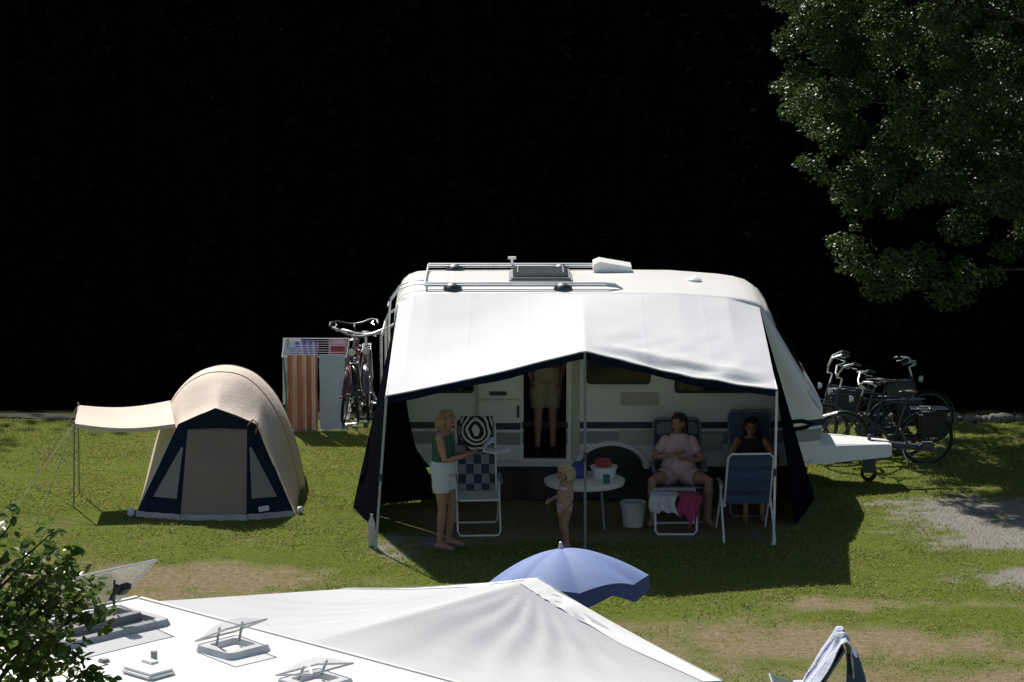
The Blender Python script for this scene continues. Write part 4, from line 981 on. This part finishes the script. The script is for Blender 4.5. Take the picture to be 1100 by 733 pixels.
na = thing('awning', 'off-white canvas porch awning with wrinkled roof on the near caravan', 'awning', (-2.63, -15.27, 0), ANG)
ncv = mat('offwhite_canvas', (.50, .505, .51), .8, .03, 2, .15, 40, transl=.06)
NL, NP, NR = Vector((-.72, 2.66, 2.135)), Vector((1.27, 2.72, 2.55)), Vector((3.02, 2.78, 2.09))
KX = .53
def nfront(u): return NL.lerp(NP, u/KX) if u < KX else NP.lerp(NR, (u-KX)/(1-KX))
def nroof(u, v):
    a = Vector((-.10+3.2*u, .03, 2.625)); c = nfront(u); p = a.lerp(c, v)
    s = u/KX if u < KX else (u-KX)/(1-KX)
    p.z -= .085*math.sin(PI*s)*math.sin(PI*v)+.03*math.sin(PI*s)*v*v
    # tension folds running out from the ridge peak
    dx, dy = (u-KX)*3.2, (v-1.0)*2.7; ang = math.atan2(dy, dx); rr = math.hypot(dx, dy)
    p.z += .015*math.exp(-rr/1.8)*min(1, rr*3)*math.sin(ang*34+2.5*noise.noise(Vector((u*3, v*3, 1))))*(.75+.6*noise.noise(Vector((ang*5, 0, 3))))*math.sin(PI*min(1, max(0, s)))**.5
    p.z += .010*noise.noise(Vector((u*5, v*12, 9)))*math.sin(PI*s)
    return p
b = MB(); b.grid(nroof, 120, 80); b.build('roof_canvas', ncv, na, solid=.004, angle=80, **kw)
wht = mat('white_border', (.78, .78, .76), .7, .03, transl=.04)
b = MB(); b.grid(lambda u, v: nroof(u, .93+.08*v if u > KX else .975+.03*v)+Vector((0, .0, .005)), 120, 3); b.build('border_strip', wht, na, solid=.004, **kw)
b = MB(); b.grid(lambda u, v: nroof(u, 1.0)+Vector((0, .03, .01-.12*v)), 120, 3); b.build('valance', wht, na, solid=.004, **kw)
for P in (NL, NP, NR):
    MB().tube([P+Vector((0, 0, -.01)), (P.x, P.y+.05, 0)], .015, 10).build('pole', tube_white, na, **kw)
for A, B in ((Vector((-.1, .03, 2.60)), NL), (Vector((1.6, .03, 2.60)), NP), (Vector((3.1, .03, 2.60)), NR)):
    MB().tube([A-Vector((0, 0, .03)), B-Vector((0, 0, .03))], .013).build('rafter', tube_white, na, **kw)
b = MB(); b.grid(lambda u, v: Vector((-.10, .03, 2.6)).lerp(NL, u).lerp(Vector((-.15, .03, 0)).lerp(Vector((-.8, 2.6, 0)), u), v), 16, 16); b.build('side_wall', ncv, na, solid=.004, **kw)
b = MB(); b.grid(lambda u, v: Vector((3.1, .03, 2.6)).lerp(NR, u).lerp(Vector((3.15, .03, 0)).lerp(Vector((3.1, 2.7, 0)), u), v), 16, 16); b.build('side_wall', ncv, na, solid=.004, **kw)
# ------------------------------------------------------------------ people
skin1 = mat('skin_tan', (.36, .19, .12), .5, .08, 10); skin2 = mat('skin_fair', (.40, .22, .155), .5, .08, 10)
eye_m = mat('eye_dark', (.03, .025, .02), .25); lip_m = mat('lips', (.26, .08, .07), .5)
def V3(*a): return Vector(a)
def seg_d(P, a, b):
    ab = b-a; t = np.clip(((P-a) @ ab)/max(1e-9, ab @ ab), 0, 1); return np.linalg.norm(P-(a+t[:, None]*ab), axis=1), t
class Person:
    def __init__(s, label, loc, rz, J, skin, k=1.0, fat=1.0, curl=.5, vox=.0075, look=(0, 0), cat='person', hold=None):
        """J: joints in local metres (facing -Y): pelvis, waist, chest, neck, head, and per side sho/elb/wri/hip/kne/ank/toe"""
        s.root = thing('person', label, cat, loc, rz); s.J = {q: Vector(p) for q, p in J.items()}; J = s.J; s.k = k
        b = MB(); s.bones = []
        side = (J['hipL']-J['hipR']).normalized(); sside = (J['shoL']-J['shoR']).normalized()
        # torso loft
        pts = [J['pelvis']-(J['waist']-J['pelvis'])*.45, J['pelvis'], J['pelvis'].lerp(J['waist'], .5), J['waist'], J['waist'].lerp(J['chest'], .55), J['chest'], J['chest'].lerp(J['neck'], .55), J['chest'].lerp(J['neck'], .86), J['neck']]
        rx = [.09, .165, .163, .142, .15, .158, .15, .095, .055]; ry = [.07, .115, .112, .10, .108, .112, .09, .065, .052]
        fx = [1, fat, fat, fat*1.03, fat, (1+fat)/2, 1, 1, 1]
        rings = []
        for i, p in enumerate(pts):
            f = i/(len(pts)-1); sd = side.lerp(sside, f).normalized(); t = (pts[min(i+1, 8)]-pts[max(i-1, 0)]).normalized(); fw = t.cross(sd).normalized(); sd = fw.cross(t).normalized()
            rings.append([p+sd*(rx[i]*k*fx[i]*math.cos(2*PI*q/20))+fw*(ry[i]*k*fx[i]*math.sin(2*PI*q/20)) for q in range(20)])
        b.loft(rings)
        s.spine = pts
        def limb(ps, rs):
            P = [Vector(p) for p in ps]; d0 = (P[0]-P[1]).normalized(); d1 = (P[-1]-P[-2]).normalized()
            P2 = [P[0]+d0*rs[0]*k*.8, P[0]+d0*rs[0]*k*.5]+P+[P[-1]+d1*rs[-1]*k*.5, P[-1]+d1*rs[-1]*k*.8]; r2 = [rs[0]*.45, rs[0]*.85]+list(rs)+[rs[-1]*.85, rs[-1]*.45]
            b.tube(P2, [r*k for r in r2], 14)
        for sd in 'LR':
            h, kn, an, to = J['hip'+sd], J['kne'+sd], J['ank'+sd], J['toe'+sd]
            limb([h, h.lerp(kn, .35), h.lerp(kn, .75), kn, kn.lerp(an, .25), kn.lerp(an, .6), an], [.085*fat, .080*fat, .06*(1+fat)/2, .052, .055, .042, .034])
            fd = (to-an); fd.z = 0; fd = fd.normalized() if fd.length > 1e-4 else V3(0, -1, 0)
            limb([an+fd*-.03*k-V3(0, 0, .035*k), an+fd*.04*k-V3(0, 0, .035*k), to-fd*.03*k, to], [.036, .038, .034, .022])
            sh, el, wr = J['sho'+sd], J['elb'+sd], J['wri'+sd]
            limb([sh, sh.lerp(el, .4), el, el.lerp(wr, .3), wr], [.048*(1+fat)/2, .045*(1+fat)/2, .037, .036, .025])
            # hand: palm, four unequal bent fingers, thumb
            d = (wr-el).normalized(); pn = J.get('palm'+sd, V3(0, 0, -1)); pn = (pn-d*pn.dot(d)).normalized(); ac = d.cross(pn).normalized()*(1 if sd == 'L' else -1)
            pm_ = wr+d*.05*k
            R3 = Matrix((ac, pn, d)).transposed(); b.ball(pm_, (.040*k, .017*k, .052*k), rot=R3)
            c_ = J.get('curl', curl) if not isinstance(J.get('curl'), Vector) else curl
            for fi, (o, ln) in enumerate(((-.030, .066), (-.010, .076), (.011, .072), (.031, .056))):
                r0 = wr+d*(.088 if fi not in (0, 3) else .082)*k+ac*o*k; d1 = (d+ac*o*4+pn*curl*.6).normalized(); m = r0+d1*ln*.5*k; d2 = (d1+pn*curl*1.1).normalized(); e = m+d2*ln*.5*k
                b.tube([r0-d*.02*k, r0, m, e, e+d2*.004*k], [.0092*k, .0092*k, .0085*k, .007*k, .004*k], 8)
            t0 = wr+d*.03*k-ac*.034*k; td = (d*.6-ac*.75+pn*.35).normalized(); tm = t0+td*.035*k; te = tm+(td+d*.6).normalized()*.030*k
            b.tube([t0+ac*.012*k, t0, tm, te], [.013*k, .0125*k, .010*k, .007*k], 8)
            s.bones += [('thigh'+sd, h, kn), ('calf'+sd, kn, an), ('foot'+sd, an-V3(0, 0, .03*k), to), ('arm'+sd, sh, el), ('fore'+sd, el, wr), ('hand'+sd, wr, wr+d*.15*k)]
            b.ball(sh, .052*k)
        # head
        hc = J['head']; yaw, pit = look; hr = Matrix.Rotation(yaw, 3, 'Z') @ Matrix.Rotation(pit, 3, 'X'); s.hr = hr; s.hk = hk = k*(1.0 if k > .9 else 1.28)
        def hp(x, y, z): return hc+hr @ Vector((x, y, z))*hk
        s.hp = hp
        b.tube([J['neck']-(hc-J['neck'])*.15, J['neck'].lerp(hc, .5), hc-(hc-J['neck'])*.2], [.054*k, .047*k, .045*hk], 14)
        b.ball(hp(0, .008, .022), (.076*hk, .094*hk, .094*hk), 20, 14, rot=hr)
        b.ball(hp(0, -.022, -.045), (.056*hk, .062*hk, .070*hk), 18, 12, rot=hr)
        b.ball(hp(0, -.074, -.094), (.022*hk, .020*hk, .018*hk), rot=hr)
        b.ball(hp(0, -.097, -.022), (.013*hk, .020*hk, .014*hk), rot=hr); b.tube([hp(0, -.084, .022), hp(0, -.100, -.014)], [.008*hk, .011*hk], 8)
        b.ball(hp(0, -.080, .030), (.05*hk, .014*hk, .012*hk), rot=hr)
        for q in (-1, 1): b.ball(hp(q*.078, .012, -.012), (.012*hk, .022*hk, .032*hk), rot=hr); b.ball(hp(q*.040, -.062, -.028), (.022*hk, .02*hk, .02*hk), rot=hr)
        s.bones += [('torso%d' % i, pts[i], pts[i+1]) for i in range(8)]+[('head', hc-(hc-J['neck'])*.55, hc)]
        o = b.build('body', skin, s.root, world=False)
        o.parent = None
        md = o.modifiers.new('r', 'REMESH'); md.mode = 'VOXEL'; md.voxel_size = vox; md.use_smooth_shade = True
        m2 = o.modifiers.new('s', 'SMOOTH'); m2.factor = .5; m2.iterations = 3
        bake(o); o.parent = s.root; s.body = o
        o.data.polygons.foreach_set('use_smooth', [True]*len(o.data.polygons)); 
        me = o.data; n = len(me.vertices); P = np.empty(n*3, np.float32); me.vertices.foreach_get('co', P); s.P = P.reshape(-1, 3).astype(float)
        rad = {'thigh': .075, 'calf': .048, 'foot': .035, 'arm': .045, 'fore': .034, 'hand': .03, 'head': .09}
        best = np.full(n, 9.); s.bid = np.zeros(n, int); s.bt = np.zeros(n)
        for i, (nm, a, c) in enumerate(s.bones):
            dd, t = seg_d(s.P, np.array(a), np.array(c)); dd = dd-(rad.get(nm.rstrip('LR'), .13*fat if nm.startswith('torso') else .05))*k
            q = dd < best; best[q] = dd[q]; s.bid[q] = i; s.bt[q] = t[q]
        nv = np.empty(n*3, np.float32); me.vertices.foreach_get('normal', nv); s.N = nv.reshape(-1, 3).astype(float)
        for q in (-1, 1):
            e = MB(); e.ball(hp(q*.031, -.083, .004), (.0125*hk, .008*hk, .007*hk), rot=hr); e.build('eye', eye_m, s.root, world=False)
        e = MB(); e.ball(hp(0, -.086, -.062), (.022*hk, .009*hk, .006*hk), rot=hr); e.build('mouth', lip_m, s.root, world=False)
    def cloth(s, name, m, regions, off=.012, wrinkle=.004, hang=0.0, seed=0):
        "regions: {bone prefix: (t0, t1)}; torso given as spine index range 0..8"
        sel = np.zeros(len(s.P), bool)
        names = [b[0] for b in s.bones]
        for i, nm in enumerate(names):
            for key, (a, c) in regions.items():
                if nm.startswith('torso') and key == 'torso':
                    v = int(nm[5:])+s.bt; sel |= (s.bid == i) & (v >= a) & (v <= c)
                elif not nm.startswith('torso') and nm.startswith(key): sel |= (s.bid == i) & (s.bt >= a) & (s.bt <= c)
        me = s.body.data; F = [tuple(p.vertices) for p in me.polygons]
        F = [f for f in F if all(sel[i] for i in f)]
        used = sorted({i for f in F for i in f}); mp = {q: i for i, q in enumerate(used)}
        b = MB(); vs = []
        for i in used:
            p = Vector(s.P[i]); nn = Vector(s.N[i])
            w = noise.noise(p*13+V3(seed, 0, 0))*wrinkle+noise.noise(p*34+V3(0, seed, 0))*wrinkle*.5
            vs.append(p+nn*(off+w))
        b.add(vs, [tuple(mp[i] for i in f) for f in F]); o = b.build(name, m, s.root, world=False, angle=180)
        m1 = o.modifiers.new('s', 'SMOOTH'); m1.iterations = 6; m1.factor = .5
        m2 = o.modifiers.new('t', 'SOLIDIFY'); m2.thickness = .006; m2.offset = -1; bake(o); shade(o, 180); return o
    def hair(s, m, size=(.090, .108, .108), face=.02, length=0, back=.03, curl=.006, seed=1, tail=None, width=.09, parting=0):
        hk = s.hk; x = bmesh.new(); bmesh.ops.create_icosphere(x, subdivisions=5, radius=1)
        b = MB(); vs = {}; keep = []
        for v in x.verts:
            c = v.co; low = -.45 if c.y > -.1 else (.05 if abs(c.x) > .62 else .42)
            if c.z < low-.12*(c.y > .3): continue
            n_ = noise.noise(Vector((c.x*5+seed, c.y*5, c.z*3)))*curl*3+noise.noise(Vector((c.x*14+seed, c.y*14, c.z*6)))*curl*1.2
            vs[v.index] = len(keep); keep.append(s.hp(c.x*(size[0]+n_), .012+c.y*(size[1]+n_), .022+c.z*(size[2]+n_)))
        b.add(keep, [tuple(vs[v.index] for v in f.verts) for f in x.faces if all(v.index in vs for v in f.verts)]); x.free()
        if length:
            nn = 44
            for q in range(nn):   # locks hanging round the back and sides
                a = PI*(-.02+1.04*q/(nn-1)); cx, cy = math.cos(a), math.sin(a); r_ = random.Random(q+seed*100); L_ = length*r_.uniform(.8, 1.08); 
                p0 = s.hp(cx*size[0]*.95, .012+cy*size[1]*.95, .02); p1 = s.hp(cx*size[0]*1.02, .012+cy*size[1], -.03-L_*.4); p2 = s.hp(cx*width+r_.uniform(-.01, .01), .012+cy*width*1.1, -.03-L_*.8); p3 = s.hp(cx*width*.9+r_.uniform(-.015, .015), .014+cy*width, -.03-L_)
                b.tube([p0, p1, p2, p3], [.012*hk, .014*hk, .012*hk, .004*hk], 6)
        if tail:
            P = [s.hp(*p) for p in tail]; b.tube(P, [.018*hk, .026*hk, .022*hk, .006*hk][:len(P)], 10)
        return b.build('hair', m, s.root, world=False, angle=60, solid=.006 if not length else 0, off=-1)

def stand(H=1.66, spread=.0):
    q = H/1.70
    J = dict(pelvis=(0, 0, .93), waist=(0, .005, 1.08), chest=(0, -.005, 1.27), neck=(0, .005, 1.45), head=(0, -.015, 1.565))
    for s, n in ((1, 'L'), (-1, 'R')):
        J['hip'+n] = (s*.085, 0, .90); J['kne'+n] = (s*.09, -.015, .49); J['ank'+n] = (s*.095, .02, .08); J['toe'+n] = (s*.11, -.15, .025)
        J['sho'+n] = (s*.165, .0, 1.385); J['elb'+n] = (s*.20, .03, 1.10); J['wri'+n] = (s*.20, -.05, .86); J['palm'+n] = (-s*1, 0, 0)
    return {k: tuple(x*q for x in v) if not k.startswith('palm') else v for k, v in J.items()}, q
blond = mat('blond_hair', (.27, .185, .08), .5, .35, 30); blond2 = mat('light_blond_hair', (.52, .42, .22), .5, .3, 30); brown = mat('brown_hair', (.055, .03, .02), .5, .3, 30); darkh = mat('dark_hair', (.025, .015, .012), .5, .3, 30)

# woman reading, standing in profile
J, q = stand(1.62)
J.update(shoL=(.150, -.02, 1.31), shoR=(-.150, .0, 1.31), elbL=(.19, -.10, 1.05), wriL=(.10, -.29, 1.10), elbR=(-.19, -.08, 1.05), wriR=(-.08, -.28, 1.10), palmL=(-.3, 0, 1), palmR=(.3, 0, 1), kneL=(.09, -.08, .47), ankL=(.10, -.03, .078), toeL=(.12, -.20, .025), head=(0, -.045, 1.475))
p1 = Person('blonde woman in green top and white shorts standing by the checked chair', (-.78, -2.50, 0), R(74), J, skin1, q, 1.12, look=(0, R(16)))
p1.cloth('top', mat('green_top', (.03, .11, .055), .85, .12, 10, transl=.05), {'torso': (2.6, 6.25)}, .012)
p1.cloth('shorts', mat('white_shorts', (.58, .60, .64), .85, .05), {'torso': (0, 3.0), 'thigh': (-.1, .50)}, .022, .006)
p1.hair(blond, (.098, .112, .110), length=.085, width=.092, curl=.010, seed=2)
for s in (-1, 1): 
    a = p1.J['ankL' if s > 0 else 'ankR']; t_ = p1.J['toeL' if s > 0 else 'toeR']; MB().box(((a.x+t_.x)/2, (a.y+t_.y)/2-.0, .008), (.09, .26, .016), bev=.007).build('sandal', mat('sandal_sole', (.12, .10, .08), .8), p1.root, world=False)
b = MB(); b.grid(lambda u, v: Vector((-.33+.30*u, -2.66+.34*v, 1.125+.045*abs(u-.45)+.012*math.sin(v*5))), 14, 10); b.grid(lambda u, v: Vector((-.33+.14*u, -2.65+.32*v, 1.15+.10*u+.03*math.sin(u*3))), 10, 8)
# open paper in her hands
o = b.build('paper', mat('newsprint', (.62, .62, .60), .8, .12, 60), solid=.004, angle=60); tag(o, 'folded white paper held by the blonde woman in green', 'paper')

# small child, standing in profile
J, q = stand(1.0); 
q = 1.0/1.70
J.update(pelvis=(0, 0, .49), waist=(0, -.015, .58), chest=(0, .01, .68), neck=(0, .015, .775), head=(0, -.005, .87), shoL=(.085, .02, .735), shoR=(-.085, .02, .735), elbL=(.115, .03, .58), wriL=(.10, -.06, .47), elbR=(-.12, -.0, .58), wriR=(-.09, -.13, .545), hipL=(.047, 0, .47), hipR=(-.047, 0, .47), kneL=(.05, -.02, .26), kneR=(-.05, -.005, .26), ankL=(.05, .01, .048), ankR=(-.055, .05, .048), toeL=(.06, -.085, .016), toeR=(-.06, -.045, .016))
p2 = Person('small blond child in a pale pink bikini standing by the middle pole', (.60, -2.46, 0), R(-62), J, skin2, q*1.12, 1.06, vox=.0055)
pk = mat('pale_pink_cloth', (.62, .45, .45), .85)
p2.cloth('bikini_bottom', pk, {'torso': (0, 1.9), 'thigh': (-.1, .10)}, .007, .002)
p2.cloth('bikini_top', pk, {'torso': (4.6, 5.6)}, .006, .002)
p2.hair(blond2, (.088, .104, .106), length=.10, width=.085, curl=.012, tail=[(0, .10, .05), (0, .15, .0), (0, .15, -.09), (0, .13, -.17)], seed=4)

# man in the doorway
J, q = stand(1.72)
J.update(elbL=(.24, .05, 1.12), elbR=(-.24, .05, 1.12), wriL=(.19, -.10, .95), wriR=(-.19, -.10, .95))
p3 = Person('man in khaki shorts and dark belt standing in the caravan doorway', (.41, .36, .515), R(4), J, skin2, q, 1.12)
kh = mat('khaki_cotton', (.36, .31, .20), .85, .1, 8)
p3.cloth('shorts', kh, {'torso': (0, 3.0), 'thigh': (-.1, .82)}, .030, .010)
p3.cloth('belt', mat('leather_belt', (.02, .014, .01), .5), {'torso': (2.72, 3.02)}, .036, 0)
p3.cloth('shirt', mat('tan_shirt', (.42, .34, .24), .85, .1, 8), {'torso': (3.0, 7.4), 'arm': (-.1, .55)}, .018, .006)
p3.cloth('shoe', black, {'foot': (-.1, 1.1)}, .008, .001)
p3.hair(brown, seed=6)

# woman in pink on the chair
J = dict(pelvis=(0, .12, .53), waist=(0, .14, .67), chest=(0, .17, .83), neck=(0, .21, .99), head=(0, .185, 1.11),
         shoL=(.150, .19, .90), shoR=(-.150, .19, .90), elbL=(.27, .02, .70), wriL=(.09, -.12, .745), elbR=(-.30, .06, .72), wriR=(-.06, -.10, .80), palmL=(0, .6, .6), palmR=(0, .6, .6),
         hipL=(.10, .08, .50), hipR=(-.10, .08, .50), kneL=(.335, -.34, .53), kneR=(-.335, -.34, .53), ankL=(.33, -.30, .08), ankR=(-.33, -.30, .08), toeL=(.37, -.46, .025), toeR=(-.37, -.46, .025))
p4 = Person('brown-haired woman in pink shirt and shorts sitting with knees apart', (1.98, -.99, 0), 0, J, skin2, .98, 1.24, look=(R(-38), 0))
pinks = mat('pink_shirt', (.64, .43, .44), .85, .08, 6, .6, 22)
p4.cloth('shirt', pinks, {'torso': (1.6, 7.5), 'arm': (-.1, .68)}, .015, .009)
p4.cloth('shorts', mat('salmon_shorts', (.58, .40, .37), .85, .06), {'torso': (0, 2.0), 'thigh': (-.1, .55)}, .018, .006)
p4.hair(brown, (.094, .112, .110), length=.09, width=.09, curl=.008, seed=8)

# dark-haired woman beyond the blue chair
J = dict(pelvis=(0, .10, .49), waist=(0, .13, .62), chest=(0, .17, .76), neck=(0, .20, .90), head=(0, .175, 1.005),
         shoL=(.165, .17, .83), shoR=(-.165, .17, .83), elbL=(.29, .0, .66), wriL=(.26, -.20, .66), elbR=(-.29, .0, .66), wriR=(-.26, -.20, .66), palmL=(0, 0, -1), palmR=(0, 0, -1),
         hipL=(.09, .06, .47), hipR=(-.09, .06, .47), kneL=(.11, -.36, .50), kneR=(-.11, -.36, .50), ankL=(.10, -.40, .08), ankR=(-.10, -.40, .08), toeL=(.11, -.56, .025), toeR=(-.11, -.56, .025))
p5 = Person('dark-haired woman in a dark top seated beyond the blue chair', (2.87, -.68, 0), 0, J, skin1, .95, 1.08, look=(R(-8), R(4)))
p5.cloth('top', mat('dark_top', (.015, .015, .022), .85), {'torso': (1.8, 6.6)}, .013)
p5.cloth('shorts', mat('dark_shorts', (.03, .03, .05), .85), {'torso': (0, 2.2), 'thigh': (-.1, .6)}, .018, .005)
p5.hair(darkh, (.096, .112, .112), length=.17, width=.11, curl=.010, seed=9)
